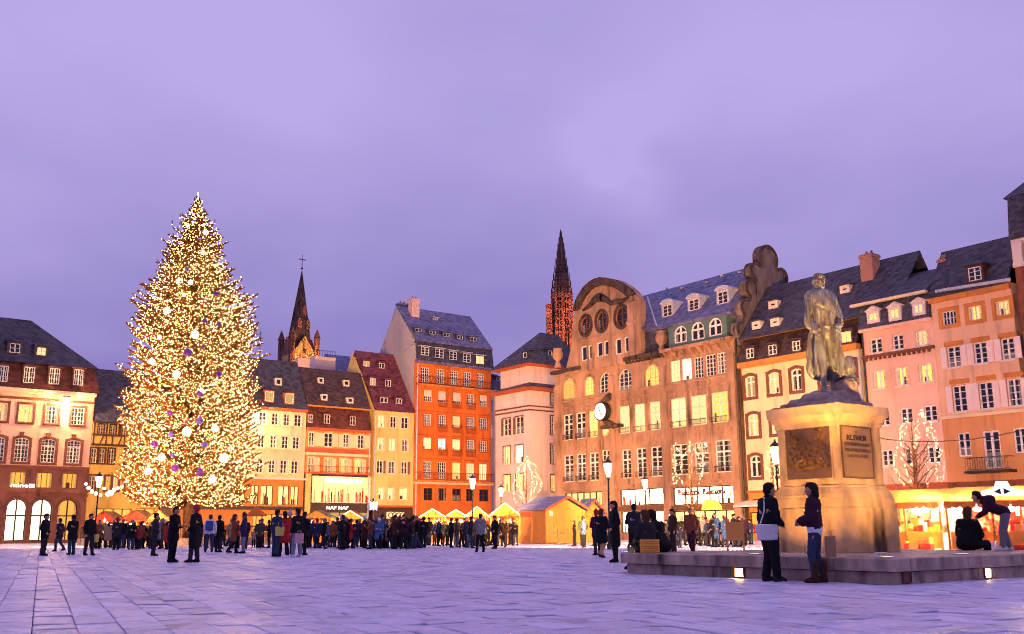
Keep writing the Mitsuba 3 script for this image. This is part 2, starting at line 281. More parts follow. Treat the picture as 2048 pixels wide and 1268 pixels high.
    def shop(s, x0, x1, y0, y1, xr, lit='white', n=3, fr='shop_dark', clutter=6, v=0.5, name='shop_window', k=1.0):   # lit display window with things standing in it
        z1, z0 = s.z(xr, y0), s.z(xr, y1); zm = (z0 + z1) / 2; u0, u1 = s.F.u(x0, zm), s.F.u(x1, zm); op = sbox(u0, z0, u1, z1); s.holes.append(op)
        W = s.put(name, s._frame(op, u0, u1, z0, z1, n, 1, 0.08, 0.09, 0.14, None, 0), fr)
        pk = s.F.put(sub(W, 'lit_interior'), MB().uz(op.buffer(0.02, join_style=2), v - 0.17, v - 0.14), 'lit_glass'); glow(scene[pk], [c * k for c in LIT[lit]], 1.5)
        for i in range(clutter):
            q = U(u0 + 0.2, u1 - 0.3); h = (z1 - z0) * U(0.12, 0.6); w = U(0.08, 0.28)
            kk = s.F.put(sub(W, 'display'), MB().box(q, q + w, 0.20, 0.24, z0 + 0.03, z0 + h).ball((q + w / 2, 0.22, z0 + h), w * 0.5, 1, (1, 0.3, 1)), ('goods_red', 'goods_gold', 'goods_dark', 'shutter_grey')[int(rng.integers(4))])
        return W
    def text(s, txt, x0, x1, ymid, h_px, bsdf, out=0.12, lit=None, bold=True, name='lettering'):
        u0, z = s.F.uz(x0, ymid); u1 = s.F.uz(x1, ymid)[0]; z2 = s.F.uz(x0, ymid - h_px)[1]; m = meshkit.text_mesh(txt, 1.0, 0.05, bold)
        b = m.bounds; p = (m.vertices - b[0]) / (b[1] - b[0]); q = np.stack([u0 + p[:, 0] * (u1 - u0), -out - p[:, 2] * 0.06, z + (p[:, 1] - 0.5) * (z2 - z)], 1)
        k = s.F.put(sub(s.k, name), trimesh.Trimesh(q, m.faces, process=False), bsdf)
        if lit: glow(scene[k], lit, 0.3)
        return k

ROWB = ((-2.6, 133.0), (0.8, 0.6)); ROWR = ((5.6, 110.0), (0.6, -0.8))
FB, FR = Fac(*ROWB), Fac(*ROWR)

# ------------------------------------------------------------------ the back row, from left to right
# L: pink house over a sandstone arcade
b = Bld('pink_corner_house', FB, -250, 190, 790, 'salmon pink house with brown stone arcade and lit arches at the far left', 'house', 11.0)
zE, zB1, zB0 = b.z(190, 787), b.z(175, 938), b.z(172, 982)
xs = [(-60, -34), (-8, 15), (37, 66), (91, 117), (143, 168)]
b.row(xs, 104, 812, 847, lits=['yellow', 'yellow', 'yellow', None, None], nx=4, nz=4, sur=('trim_brown', 0.22, 0.06), sill='trim_brown', tr=None)
for w in b.row([(-52, -26), (-20, 9), (29, 57), (82, 110), (134, 160)], 96, 878, 925, nx=4, nz=6, sur=('trim_brown', 0.26, 0.08), head='seg', tr=0.72):
    pass
for a, c in [(-52, -26), (-20, 9), (29, 57), (82, 110), (134, 160)]:
    z = b.z(96, 874); u = b.F.u((a + c) / 2, z); b.put('keystone', MB().uz(Polygon([(u - .16, z - .05), (u + .16, z - .05), (u + .24, z + .38), (u - .24, z + .38)]), -0.16, 0.0), 'trim_brown')
b.row([(-40, -8), (19, 52), (72, 105), (124, 155)], 88, 945, 976, lits=['amber'] * 4, nx=3, nz=1, curtain=True, fr='shop_brown', fw=0.06)
za, zb = b.z(80, 998), b.z(80, 1066)
for i, (a, c) in enumerate([(-46, -4), (9, 50), (60, 101), (112, 152)]):
    u0, u1 = b.F.u(a, 1.5), b.F.u(c, 1.5)
    w = b.win(u0, u1, 0.25, za, nx=2 if i else 3, nz=1, head='arch', lit='amber' if i == 3 else 'white', fr='shop_dark', rec=0.26, tr=0.6, curtain=(i == 3), sur=('trim_brown', 0.28, 0.07), fw=0.09, name='arch_window')
b.wall(zE, 'pink_render', z0=zB1, body=None)
b.wall(zB1, 'red_sandstone', name='arcade_wall')
b.band('cornice', zE - 0.45, zE - 0.05, 0.5, 'trim_cream'); b.band('belt', b.z(185, 806) - 0.12, b.z(185, 806) + 0.12, 0.12, 'trim_brown')
b.band('ledge', zB1 - 0.14, zB1 + 0.16, 0.22, 'trim_brown'); b.band('ledge', zB0 - 0.22, zB0 + 0.16, 0.42, 'red_sandstone')
for q in np.arange(b.u0 + 1, b.u1 - 0.3, 1.35): b.put('pier_joint', MB().box(q - 0.02, q + 0.9, -0.06, -0.003, zB0 - 0.62, zB0 - 0.34), 'red_sandstone')
zM = b.z(185, 737, 0.5); vr = 5.5; zR = b.z(62, 641, vr)
b.prof = [(-0.45, zE), (0.55, zM), (vr, zR)]
m = MB().hexa([[b.u0, -.45, zE], [b.u1 + .35, -.45, zE], [b.u1 + .35, 11, zE], [b.u0, 11, zE], [b.u0, .55, zM], [b.u1 - .1, .55, zM], [b.u1 - .1, 10.4, zM], [b.u0, 10.4, zM]]); b.put('mansard_roof', m, 'tile_rust')
uh = b.F.u(62, zR, vr); m = MB().hexa([[b.u0, .15, zM - .05], [b.u1 + .25, .15, zM - .05], [b.u1 + .25, 10.8, zM - .05], [b.u0, 10.8, zM - .05], [b.u0, vr, zR], [uh, vr, zR], [uh, vr + .1, zR], [b.u0, vr + .1, zR]]); b.put('roof', m, 'slate_dark')
b.prof = [(-0.45, zE), (0.55, zM)]
for x in [(-50, -30), (-2, 16), (48, 69), (99, 119), (148, 166)]:
    y = 746 + (x[0] + 10) * 0.05; b.dormer(x[0], x[1], y - 15, y + 17, 'hip', body='timber_dark', roofb='tile_rust', nx=4, nz=3, deep=1.2, pad=0.14)
b.prof = [(0.15, zM), (vr, zR)]
for x, y0, y1, l in [((-36, -16), 682, 702, None), ((20, 40), 687, 706, None), ((74, 92), 695, 711, 'cream')]: b.dormer(x[0], x[1], y0, y1, 'shed', lit=l, nx=2, nz=2, pad=0.25, deep=3.4, slope=0.05)
s1 = b.text('minelli', 19, 67, 971, 8, 'letters_white', out=0.55, lit=(1.4, 1.3, 1.25)); labels[s1] = {'label': 'white shop name in lower case letters'}
PINK = b

# H: half-timbered ochre house
b = Bld('half_timbered_house', FB, 186, 330, 850, 'ochre half-timbered house with slate roof half hidden by the Christmas tree', 'house', 9.0)
zE = b.z(187, 841); b.D = 9
b.row([(197, 207), (221, 231), (243, 253), (266, 277), (290, 300)], 200, 849, 868, nx=2, nz=3, fr='trim_cream', sur=('timber_dark', 0.14, 0.05))
b.row([(182, 193), (199, 209), (217, 228), (250, 260), (272, 283), (300, 311)], 200, 897, 926, nx=2, nz=3, fr='trim_cream', sur=('timber_dark', 0.16, 0.05))
b.row([(178, 189), (211, 221), (226, 236), (252, 262), (274, 285)], 195, 952, 980, lits=[None, 'amber', 'cream', 'amber', None], nx=2, nz=3, fr='trim_cream', sur=('trim_brown', 0.2, 0.05))
b.shop(188, 262, 1017, 1062, 200, 'amber', n=4, clutter=9); b.shop(270, 326, 1017, 1062, 290, 'amber', n=3, clutter=6)
b.wall(zE, 'ochre_render')
z0, z1 = b.z(190, 889), b.z(190, 869)
for z in (z0, z1, zE - .1): b.put('timber', MB().box(b.u0, b.u1, -.07, 0.02, z - .11, z + .11), 'timber_dark')
for i, q in enumerate(np.arange(b.u0 + 0.1, b.u1, 0.62)):
    m = MB().uz(Polygon([(q, z0), (q + .14, z0), (q + .14 + (.35 if i % 3 == 1 else 0), z1), (q + (.35 if i % 3 == 1 else 0), z1)]), -.06, .02); b.put('timber', m, 'timber_dark')
for q in np.arange(b.u0 + 0.1, b.u1, 1.24): b.put('timber', MB().box(q, q + .15, -.06, .02, z1 + .11, zE - .2), 'timber_dark')
zR = b.z(246, 742, 4.5); b.roof([(-0.4, zE - .1), (4.5, zR)], 'slate_dark', u0=b.u0 + 0.1, u1=b.u1 + 0.2)
b.put('awning', MB().vz([(-1.5, b.z(262, 1008)), (-1.5, b.z(262, 1004)), (0, b.z(262, 998) + .5), (0, b.z(262, 998) + .35)][::-1], b.F.u(266, 3), b.F.u(325, 3)), 'awning_cream')

# C: cream house with pale shutters
b = Bld('cream_house', FB, 331, 613, 825, 'cream house with grey half shutters and orange shopfront right of the Christmas tree', 'house', 9.0)
zE = b.z(613, 820)
L1 = [(345, 358), (369, 382), (393, 406), (417, 430), (440, 453), (463, 476), (486, 499), (519, 533), (544, 557), (567, 581), (589, 603)]
b.row(L1, 551, 826, 850, nx=2, nz=3, sur=('shutter_grey', 0.12, 0.03), shut=('shutter_cream', 'l'), shw=0.42, sill='trim_cream')
b.row([(x - 3, y - 4) for x, y in L1], 547, 871, 896, nx=2, nz=3, sur=('shutter_grey', 0.12, 0.03), shut=[('shutter_cream', 'r' if i % 2 else 'l') for i in range(11)], shw=0.42, sill='trim_cream')
b.row([(x - 6, y - 7) for x, y in L1], 575, 921, 947, nx=2, nz=3, sur=('shutter_grey', 0.12, 0.03), shut=[('shutter_cream', 'l' if i % 3 else 'r') for i in range(11)], shw=0.42, sill='trim_cream')
for x0, x1 in [(345, 380), (390, 430), (440, 490), (502, 517), (521, 546), (556, 578), (581, 597)]: b.shop(x0, x1, 971, 1010, 540, 'pale', n=2, fr='shop_brown', clutter=6)
b.shop(505, 600, 1028, 1066, 540, 'amber', n=5, clutter=8)
zt = b.z(550, 958); b.wall(zE, 'cream_render', z0=zt); b.wall(zt, 'orange_trim', name='shopfront_wall')
b.band('cornice', zE - .35, zE - .02, 0.42, 'trim_red'); b.put('canopy', MB().vz([(-1.1, zt - .12), (-1.1, zt + .08), (0.02, zt + .16), (0.02, zt - .06)][::-1], b.u0, b.u1), 'trim_pale')
b.band('fascia', b.z(550, 1020), b.z(550, 1013), 0.3, 'shop_dark')
b.roof([(-0.42, zE), (3.1, b.F.vz(b.u1, 595, 725)[1])], 'slate_dark', u1=b.u1 - .02, th=.2)
for x in [(350, 368), (395, 413), (440, 458), (484, 504), (530, 547), (571, 587)]: b.dormer(x[0], x[1], 783 + (x[0] - 530) * .1, 803 + (x[0] - 530) * .1, 'hip', lit='dim' if x[0] > 520 else None, body='trim_brown', roofb='tile_rust', nx=1, nz=1, deep=2.0)
b.dormer(552, 562, 758, 769, 'shed', body='trim_pale', deep=2.2, slope=.02, nx=1, nz=1)
b.chimney(596, 619, 716, 738, 'chimney_pink', 3.2, 1.0, cap=True)
CREAM = b

# D: house with brown tiled mansard over a bright shop
b = Bld('brown_mansard_house', FB, 613.5, 741, 840, 'narrow house with brown tiled mansard, red bands and a bright first-floor shop window', 'house', 9.0)
zE = b.z(613, 854)
b.row([(618, 629), (649, 666), (687, 698), (716, 728)], 650, 866, 893, nx=2, nz=3, sur=('trim_cream', 0.1, 0.04), shut=[('shutter_cream', 'r'), ('shutter_cream', 'lr'), ('shutter_cream', 'lr'), ('shutter_cream', 'lr')], shw=0.62)
b.row([(616, 630), (649, 663), (680, 694), (709, 723)], 650, 916, 945, lits=['dim', 'dim', 'yellow', 'yellow'], nx=2, nz=2, sur=('trim_cream', 0.12, 0.04), shut=('shutter_cream', 'r'), shw=0.55, curtain=True)
b.shop(624, 742, 953, 1006, 680, 'pale', n=5, fr='trim_pale', clutter=26, k=.85); b.shop(640, 738, 1024, 1066, 680, 'dim', n=5, clutter=6)
zt = b.z(680, 947); b.wall(zE, 'orange_trim', z0=zt); b.wall(zt, 'shop_dark', name='shopfront_wall')
u0, u1, z0 = b.F.u(632, 10), b.F.u(742, 10), b.z(680, 969); k = b.put('light_box', MB().box(b.F.u(650, 6), b.F.u(722, 6), -.3, -.02, b.z(680, 966), b.z(680, 958)), 'plain_white'); glow(scene[k], (2.4, 2.4, 2.3), 1.0)
b.put('pillar', MB().box(b.u0 + .12, b.u0 + .8, -.12, -.003, 0.1, zt - .1), 'yellow_render')
b.band('red_band', b.z(650, 905), b.z(650, 897), .1, 'trim_red'); b.band('cornice', zE - .3, zE, .35, 'trim_red'); b.band('white_band', b.z(650, 911), b.z(650, 906), .3, 'trim_cream')
zr = b.z(680, 946); b.rail(b.u0 + .2, b.u1 - .2, zr, zr + .75, .6, 'iron_red', .3, slab='trim_red')
vb, zb = -.1, b.z(680, 815, -.1); b.roof([(-0.38, zE), (0.35, zb)], 'tile_rust', name='mansard_roof', back=(6, zE))
b.band('gutter', zb - .1, zb + .06, .12, 'orange_trim')
for x, y0, y1 in [((616, 625), 829, 846), ((648, 660), 829, 847), ((700, 711), 833, 851)]: b.dormer(x[0], x[1], y0, y1, 'shed', body='tile_rust', roofb='tile_rust', fr='trim_pale', deep=.8, pad=.08, slope=.1)
b.roof([(-0.1, zb), (2.9, b.F.vz(b.u1, 718, 747)[1])], 'tile_brown', u0=b.u0 + .02, u1=b.u1)
for x0, x1, y0, y1 in [(637, 647, 756, 766), (688, 698, 761, 772), (644, 654, 789, 800), (695, 706, 796, 806)]: b.dormer(x0, x1, y0, y1, 'shed', body='trim_pale', fr='trim_pale', nx=1, nz=1, deep=2, slope=.05, pad=.06, fw=.12)
t1 = b.text('NAF NAF', 651, 695, 1015.5, 6.5, 'letters_white', out=.2, lit=(1.6, 1.55, 1.5)); labels[t1] = {'label': 'white capital letters of the shop name'}
b.put('drainpipe', MB().tube((b.u1 - .1, -.12, 0), (b.u1 - .1, -.12, zE), .08), 'zinc')
BROWN = b

# Y: yellow house with a steep red roof
b = Bld('yellow_house', FB, 749, 828.5, 822, 'narrow yellow house with a steep red roof beside the orange block', 'house', 11.0)
zE = b.z(790, 822)
b.row([(756, 769), (781, 793), (803, 817)], 775, 832, 855, lits=['cream', None, None], nx=2, nz=2, sur=('trim_cream', .1, .03), shut=[None, None, ('shutter_cream', 'l')], shw=.5)
b.row([(755, 768), (778, 791), (804, 816)], 775, 877, 901, lits=['cream', 'cream', None], nx=2, nz=2, sur=('trim_cream', .1, .03))
b.row([(754, 766), (777, 790), (803, 815)], 775, 922, 947, nx=2, nz=2, sur=('trim_cream', .1, .03), shut=[('shutter_brown', 'r'), ('shutter_cream', 'lr'), ('shutter_brown', 'r')], shw=.32)
b.row([(757, 768), (776, 788), (799, 815)], 775, 976, 999, lits=['pale', 'pale', 'pale'], nx=2, nz=1, sur=('trim_cream', .1, .03))
b.shop(758, 826, 1040, 1068, 790, 'dim', n=4, clutter=5); zt = b.z(790, 1013)
b.wall(zE, 'yellow_render', z0=zt, gable=[(6.4, b.F.vz(b.u0, 712, 700)[1] - .25)]); b.wall(zt, 'shop_dark', name='shopfront_wall'); b.band('ledge', zt - .12, zt + .12, .25, 'trim_red')
k = b.put('sign_panel', MB().box(b.F.u(773, 3), b.F.u(807, 3), -.2, -.02, b.z(790, 1037), b.z(790, 1024)), 'awning_cream'); glow(scene[k], (.95, .8, .42), .2)
for i in range(4):
    q = b.F.u(776 + 8 * i, 3); b.put('sign_ring', MB().uz(Point(q + .25, b.z(790, 1030.5)).buffer(.36, 8).difference(Point(q + .25, b.z(790, 1030.5)).buffer(.24, 8)), -.24, -.205), 'shop_brown')
b.roof([(-.3, zE), (5.6, b.F.vz(b.u0, 712, 700)[1])], 'tile_red', u0=b.u0 + .02, th=.2)
for x0, x1, y0, y1 in [(727, 739, 722, 733), (758, 769, 726, 737), (740, 751, 756, 771), (771, 782, 760, 773), (761, 775, 795, 806), (792, 804, 797, 808)]: b.dormer(x0, x1, y0, y1, 'shed', body='tile_red', roofb='tile_red', nx=2, nz=1, deep=2.6, slope=.1, lit='dim' if x0 in (727, 740) else None)
b.put('drainpipe', MB().tube((b.u0 + .12, -.12, 0), (b.u0 + .12, -.12, zE), .08), 'zinc')

stucco('orange_deep', (0.48, 0.085, 0.016), 0.2)
# O: tall orange block with balconies and a blue slate roof
b = Bld('orange_house', FB, 831, 982, 740, 'tall orange house with blue slate roof, grey gable wall and iron balconies', 'house', 12.0)
zE = b.z(832, 720)
C5 = [(847, 863), (876, 892), (905, 921), (933, 949), (959, 974)]
b.row([(842, 858), (873, 888), (901, 916), (927, 942), (954, 968)], 850, 735, 764, nx=4, nz=5)
ra = b.row([(848, 864), (877, 892), (906, 922), (934, 949), (960, 975)], 855, 780, 803, nx=4, nz=4, blind=[.55, .75, .75, 0, .5])
b.row(C5, 855, 828, 851, lits=[None, None, 'yellow', None, None], nx=4, nz=4, sur=('orange_deep', .1, .04), sill='orange_deep')
b.row(C5, 855, 875, 898, lits=['pale', 'white', 'pale', None, None], nx=4, nz=4, curtain=False, sur=('orange_deep', .1, .04), sill='orange_deep')
b.row(C5, 855, 923, 957, lits=[None, None, 'yellow', 'cream', 'pale'], nx=4, nz=5)
b.row([(847, 865), (875, 893), (904, 922), (932, 947), (958, 977)], 855, 976, 1001, nx=2, nz=2, fr='iron_red', sur=('orange_trim', .12, .05))
b.shop(850, 975, 1035, 1066, 900, 'amber', n=6, clutter=8)
zR = b.F.vz(b.u0, 797, 608); zb = b.F.vz(b.u0, 833, 680)[1]; vr = 5.2; zr = b.z(860, 621, vr)
b.wall(zE, 'orange_render', body=False)
b.put('gable_wall', MB().vz([(.34, 0), (12, 0), (12, zE - 1), (vr, zr - .15), (.3, zb - .15), (.34, zE)], b.u0, b.u1), 'grey_render')
for y in (822, 870, 917): z = b.z(855, y); b.put('string_course', MB().box(b.u0, b.u1, -.05, -.003, z - .05, z + .07), 'orange_deep')
for c0, c1 in zip(C5[:-1], C5[1:]):
    q = b.F.u((c0[1] + c1[0]) / 2 - 1, 13); b.put('pilaster', MB().box(q - .16, q + .16, -.1, -.003, b.z(855, 975), b.z(855, 773)), 'orange_render')
z0 = b.z(855, 770); b.rail(b.u0 + .1, b.u1 - .1, z0, z0 + 1.0, .9, 'iron', .16, slab='orange_trim')
z0 = b.z(855, 961); b.rail(b.u0 + .1, b.u1 - .1, z0, z0 + 1.0, .9, 'iron_red', .16, slab='orange_trim'); b.band('white_fascia', z0 - .46, z0 - .2, .6, 'trim_cream')
for j, y in enumerate((816, 864, 912)):
    for c0, c1 in C5[1:4]:
        z = b.z(878, y - (1 if j == 0 else 0)); b.rail(b.F.u(c0, z) - .1, b.F.u(c1, z) + .1, z, z + .95, .22, 'iron_red', .14, name='window_rail')
b.band('cornice', zE - .3, zE + .02, .4, 'slate_blue')
b.roof([(-.45, zE), (-.02, zb)], 'slate_dark', name='mansard_roof', back=(8, zE), u1=b.u1 + .15)
xs = [(842, 858, 694, 711), (871, 887, 698, 716), (899, 914, 703, 720), (926, 941, 707, 725), (952, 968, 712, 728)]
for i, (x0, x1, y0, y1) in enumerate(xs): b.dormer(x0, x1, y0, y1, 'shed', lit='cream' if i == 4 else None, body='slate_dark', roofb='zinc', nx=2, nz=3, deep=.9, slope=.03, pad=.1)
b.roof([(-.35, zb), (vr, zr)], 'slate_blue', u1=b.u1 + .1, back=(11.5, zE - 1))
for x0, x1, y0, y1 in [(831, 843, 657, 664), (859, 871, 662, 669), (887, 899, 666, 674), (914, 926, 671, 679), (941, 953, 675, 683)]: b.dormer(x0, x1, y0, y1, 'shed', body='slate_dark', roofb='slate_blue', nx=2, nz=1, deep=1.5, slope=.1, pad=.15, fr='zinc')
b.dormer(868, 875, 636, 640, 'shed', body='zinc', roofb='zinc', nx=1, nz=1, deep=.6, pad=.05, fr='zinc')
b.chimney(824, 839, 597, 634, 'chimney_pink', 3.6, 1.0); b.chimney(799, 817, 606, 616, 'slate_blue', 6.2, .9)
b.put('drainpipe', MB().tube((b.u0 + .25, -.14, 0), (b.u0 + .25, -.14, zE - .4), .09), 'zinc')
ORANGE = b

# the alley behind: a slate roofed house
o2 = Fac((-3.5, 150.0), (0.8, 0.6)); b = Bld('alley_house', o2, 968, 1010, 770, 'dark slate roofed house deep in the gap beside the orange block', 'house', 9.0)
zE = b.z(985, 778); b.row([(982, 988), (993, 999)], 985, 800, 822, nx=2, nz=3); b.row([(982, 988), (993, 999)], 985, 850, 875, lits=['dim', None], nx=2, nz=3)
b.wall(zE, 'cream_render', gable=[(4, zE + 4)]); b.roof([(-.4, zE), (2.0, b.z(985, 748, 2.0))], 'slate_dark')
b.dormer(993, 999, 755, 761, 'shed', nx=1, nz=1, deep=1.2)

# roofs that show over the brown mansard: a pale rooftop box and a blue roof
b = Bld('rooftop_house', Fac((-2.6, 133.0), (0.8, 0.6), -13.0), 626, 722, 745, 'blue roofed house with a pale rooftop box showing over the brown mansard', 'house', 8.0)
zt = b.z(680, 748); b.wall(zt, 'grey_render'); b.roof([(-.2, zt), (3.5, b.z(690, 712, 3.5))], 'slate_blue', u0=b.F.u(672, 22))
m = MB().box(b.F.u(631, 22), b.F.u(672, 22), .2, 3.2, zt - .5, b.z(650, 713)); k = b.put('rooftop_box', m, 'white_render')
m = MB(); za = b.z(650, 713)
for q in np.linspace(b.F.u(628, 22), b.F.u(670, 22), 9): m.tube((q, .1, za), (q, .1, za + .8), .03, n=4)
m.tube((b.F.u(628, 22), .1, za + .8), (b.F.u(670, 22), .1, za + .8), .03, n=4); b.put('roof_railing', m, 'iron')
# ------------------------------------------------------------------ W: the white corner house
C0 = FR.P([FR.uz(1060, 1070)[0], 0, 0])                              # its corner, set behind the gallery's plane
cy = 117.0; Cc = at_depth(1060.5, 1062, cy); W1 = Fac((Cc[0], Cc[1]), (0.6, -0.8)); W2 = Fac((Cc[0], Cc[1]), (0.8, 0.6))
b = Bld('white_corner_house', W1, 991, 1060.5, 900, 'pale corner house with stepped upper storeys and a dark hipped roof', 'house', 9.0); b.u1 = 0.0
r2 = Bld.__new__(Bld); r2.__dict__.update(b.__dict__); r2.F, r2.u0, r2.u1, r2.holes = W2, 0.0, 9.0, []
zA, zB, zC, zD = b.z(1060, 819), b.z(1060, 778), b.z(1060, 775), b.z(1060, 730)
b.row([(1006, 1021), (1033, 1047)], 1014, 787, 815, nx=2, nz=4, shut=None, fr='trim_pale', blind=.96)
for xs, y0, y1, l in [([(1007, 1021), (1031, 1046)], 837, 871, [None, None]), ([(1007, 1021), (1031, 1046)], 893, 928, ['pale', 'white']), ([(1007, 1021), (1032, 1046)], 950, 983, ['yellow', 'yellow'])]:
    b.row(xs, 1014, y0, y1, lits=l, nx=2, nz=3, sur=('trim_brown', .12, .05), shut=('shutter_brown', 'l') if l[0] is None else None, shw=.4, sill='trim_pale')
for x, y0, y1, l in [((1101, 1110), 787, 810, None), ((1101, 1109), 832, 869, None), ((1101, 1110), 889, 927, None), ((1102, 1111), 950, 983, 'yellow')]: r2.row([x], 1105, y0, y1, lits=[l], nx=2, nz=3, sur=('trim_brown', .12, .05))
b.shop(1000, 1050, 1025, 1066, 1020, 'amber', n=3, clutter=5)
b.wall(zB, 'white_render', body=False); r2.wall(zB, 'white_render', body=False)
core = MB().box(b.u0 + .002, -.3, .34, 9, 0, zB - .01); b.put('wall_core', core, 'white_render')
for f, q in ((b, 'belt'), (r2, 'belt')):
    for z in (zA, b.z(1060, 811)): f.band(q, z - .08, z + .08, .1, 'trim_brown', u0=(f.u0 if f is b else 0), u1=f.u1)
    f.band('cornice', zB - .12, zB + .3, .55, 'trim_red', u0=f.u0 - (.3 if f is b else 0), u1=f.u1)
top = MB().box(b.u0 + .7, -.25, .3, 8, zB + .25, zD); b.put('top_storey', top, 'white_render')
sk = MB().hexa([[b.u0, -.55, zB + .3], [.55, -.55, zB + .3], [.55, 9, zB + .3], [b.u0, 9, zB + .3], [b.u0 + .5, .29, zB + .7], [-.26, .29, zB + .9], [-.26, 8, zB + .9], [b.u0 + .5, 8, zB + .7]]); b.put('skirt_roof', sk, 'slate_dark')
b.put('eave', MB().box(b.u0 - .1, .5, -.45, 8.6, zD, zD + .25), 'trim_red')
zr = b.z(1082, 666, 3.5); ur = b.F.u(1084, zr, 3.5)
m = MB().hexa([[b.u0 - .3, -.65, zD + .25], [.7, -.65, zD + .25], [.7, 9, zD + .25], [b.u0 - .3, 9, zD + .25], [ur - .05, 3.2, zr], [ur, 3.2, zr], [ur, 6, zr], [ur - .05, 6, zr]]); b.put('roof', m, 'slate_dark')
b.prof = [(-.65, zD + .25), (3.2, zr)]; b.dormer(1046, 1053, 705, 716, 'shed', body='slate_dark', nx=1, nz=1, deep=1.2)
r2.prof = [(-.7, zD + .25), (2.4, zr)]; r2.dormer(1096, 1104, 701, 712, 'shed', body='slate_dark', nx=1, nz=1, deep=1.2)
r2.u1 = 9.0
# ------------------------------------------------------------------ the right row
# K: the sandstone gallery with the clock
b = Bld('clock_gallery', FR, 1110, 1468, 700, 'large pink sandstone store with a curved gable and a round clock', 'building', 13.0)
ST = 'gallery_stone'
zE = b.z(1400, 694); zl = b.z(1126, 746)
for x, y0, y1, l in [((1126, 1150), 757, 798, 'amber'), ((1169, 1188), 753, 791, 'yellow'), ((1199, 1223), 745, 785, None), ((1237, 1264), 738, 780, None), ((1289, 1319), 729, 772, 'yellow')]:
    b.row([x], (x[0] + x[1]) / 2, y0, y1, lits=[l], nx=3, nz=5, head='arch', fr='frame_white' if l is None else 'trim_cream', sur=(ST, .22, .1), curtain=False)
for x, y0, y1, l in [((1341, 1360), 721, 764, 'pale'), ((1363, 1383), 717, 760, 'white'), ((1388, 1406), 714, 756, None), ((1411, 1431), 709, 752, None), ((1434, 1452), 705, 747, None)]:
    b.row([x], (x[0] + x[1]) / 2, y0, y1, lits=[l], nx=3, nz=5, curtain=False)
G2 = [(1127, 1146), (1152, 1171), (1178, 1197), (1239, 1260), (1269, 1290), (1299, 1321), (1342, 1373), (1382, 1413), (1423, 1456)]
b.row(G2, 1270, 809, 865, lits=[None, None, 'yellow', 'cream', 'pale', 'cream', 'pale', 'cream', 'yellow'], nx=2, nz=5, tr=.62, fw=.09, curtain=False)
b.row([(1204, 1219)], 1212, 851, 871, lits=['yellow'], nx=2, nz=2, curtain=False)
G1 = [(1128, 1147), (1153, 1172), (1179, 1198), (1244, 1263), (1273, 1293), (1302, 1325), (1347, 1375), (1389, 1418), (1431, 1462)]
b.row(G1, 1283, 896, 955, nx=2, nz=6, tr=.64, fw=.09); b.row([(1204, 1220)], 1212, 900, 921, nx=2, nz=2)
for grp, xr, y in ((G2, 1270, 865), (G1, 1283, 955)):
    z = b.z(xr, y)
    for x0, x1 in grp: b.rail(b.F.u(x0, z) - .03, b.F.u(x1, z) + .03, z + .05, z + .6, .12, 'iron', .14, name='window_rail')
b.shop(1240, 1328, 977, 1010, 1290, 'white', n=3, clutter=7, k=1.2); b.shop(1130, 1204, 984, 1012, 1170, 'cream', n=6, clutter=8); b.shop(1346, 1469, 973, 1009, 1400, 'white', n=5, clutter=12, k=1.3)
b.shop(1242, 1328, 1022, 1066, 1290, 'white', n=5, clutter=8); b.shop(1348, 1474, 1021, 1066, 1400, 'pale', n=6, clutter=10); b.shop(1135, 1200, 1025, 1066, 1170, 'dim', n=4, clutter=6)
zg = b.z(1300, 971)
b.wall(zE, ST, z0=zg); b.wall(zg, ST, name='ground_storey_wall')
b.put('fascia', MB().box(b.F.u(1344, 4), b.F.u(1471, 4), -.14, -.003, b.z(1400, 1020), b.z(1400, 1010)), 'shop_brown'); b.put('fascia', MB().box(b.F.u(1238, 4), b.F.u(1330, 4), -.14, -.003, b.z(1290, 1021), b.z(1290, 1011)), 'shop_brown')
k = b.put('shell_sign', MB().uz(Polygon([(-1.1, 0), (1.1, 0), (1.0, .45), (.45, .95), (-.55, 1.0), (-1.0, .55)]).buffer(.05), 0, .22), 'awning_cream')
m = scene[k]; u, z = b.F.uz(1428, 1021); mm = MB().uz(affinity.translate(Polygon([(-1.1, 0), (1.1, 0), (1.0, .3), (.45, .78), (-.6, .85), (-1.0, .5)]).buffer(.05), u, z + .1), -.4, -.16); scene[k] = mikit.ply(trimesh.Trimesh(b.F.P(mm.mesh().vertices), mm.mesh().faces, process=False), 'awning_cream'); glow(scene[k], (1.3, 1.1, .06), .3)
# dark letters hung in the bright window: only their shapes can be told
zl1 = b.z(1400, 983)
for i, q in enumerate(np.linspace(b.F.u(1358, zl1), b.F.u(1447, zl1), 17)):
    if i == 8: continue
    h = .55 if i in (0, 9) else .36
    b.put('hanging_letter', MB().uz([Polygon([(q, zl1 - .3), (q + .3, zl1 - .3), (q + .3, zl1 - .3 + h), (q, zl1 - .3 + h)]).difference(sbox(q + .1, zl1 - .18, q + .34, zl1 - .08)), Polygon([(q, zl1 - .3), (q + .34, zl1 - .3), (q + .17, zl1 - .3 + h)]), Point(q + .17, zl1 - .12).buffer(.2, 5).difference(Point(q + .17, zl1 - .12).buffer(.08, 4))][i % 3], -.12, -.06), 'goods_red' if 11 <= i <= 12 else 'letters_dark')
b.band('ledge', zg - .12, zg + .2, .25, ST); zf = b.z(1270, 795); b.band('ledge', zf - .1, zf + .1, .14, ST); zf3 = b.z(1270, 781); b.band('ledge', zf3 - .1, zf3 + .1, .18, ST)
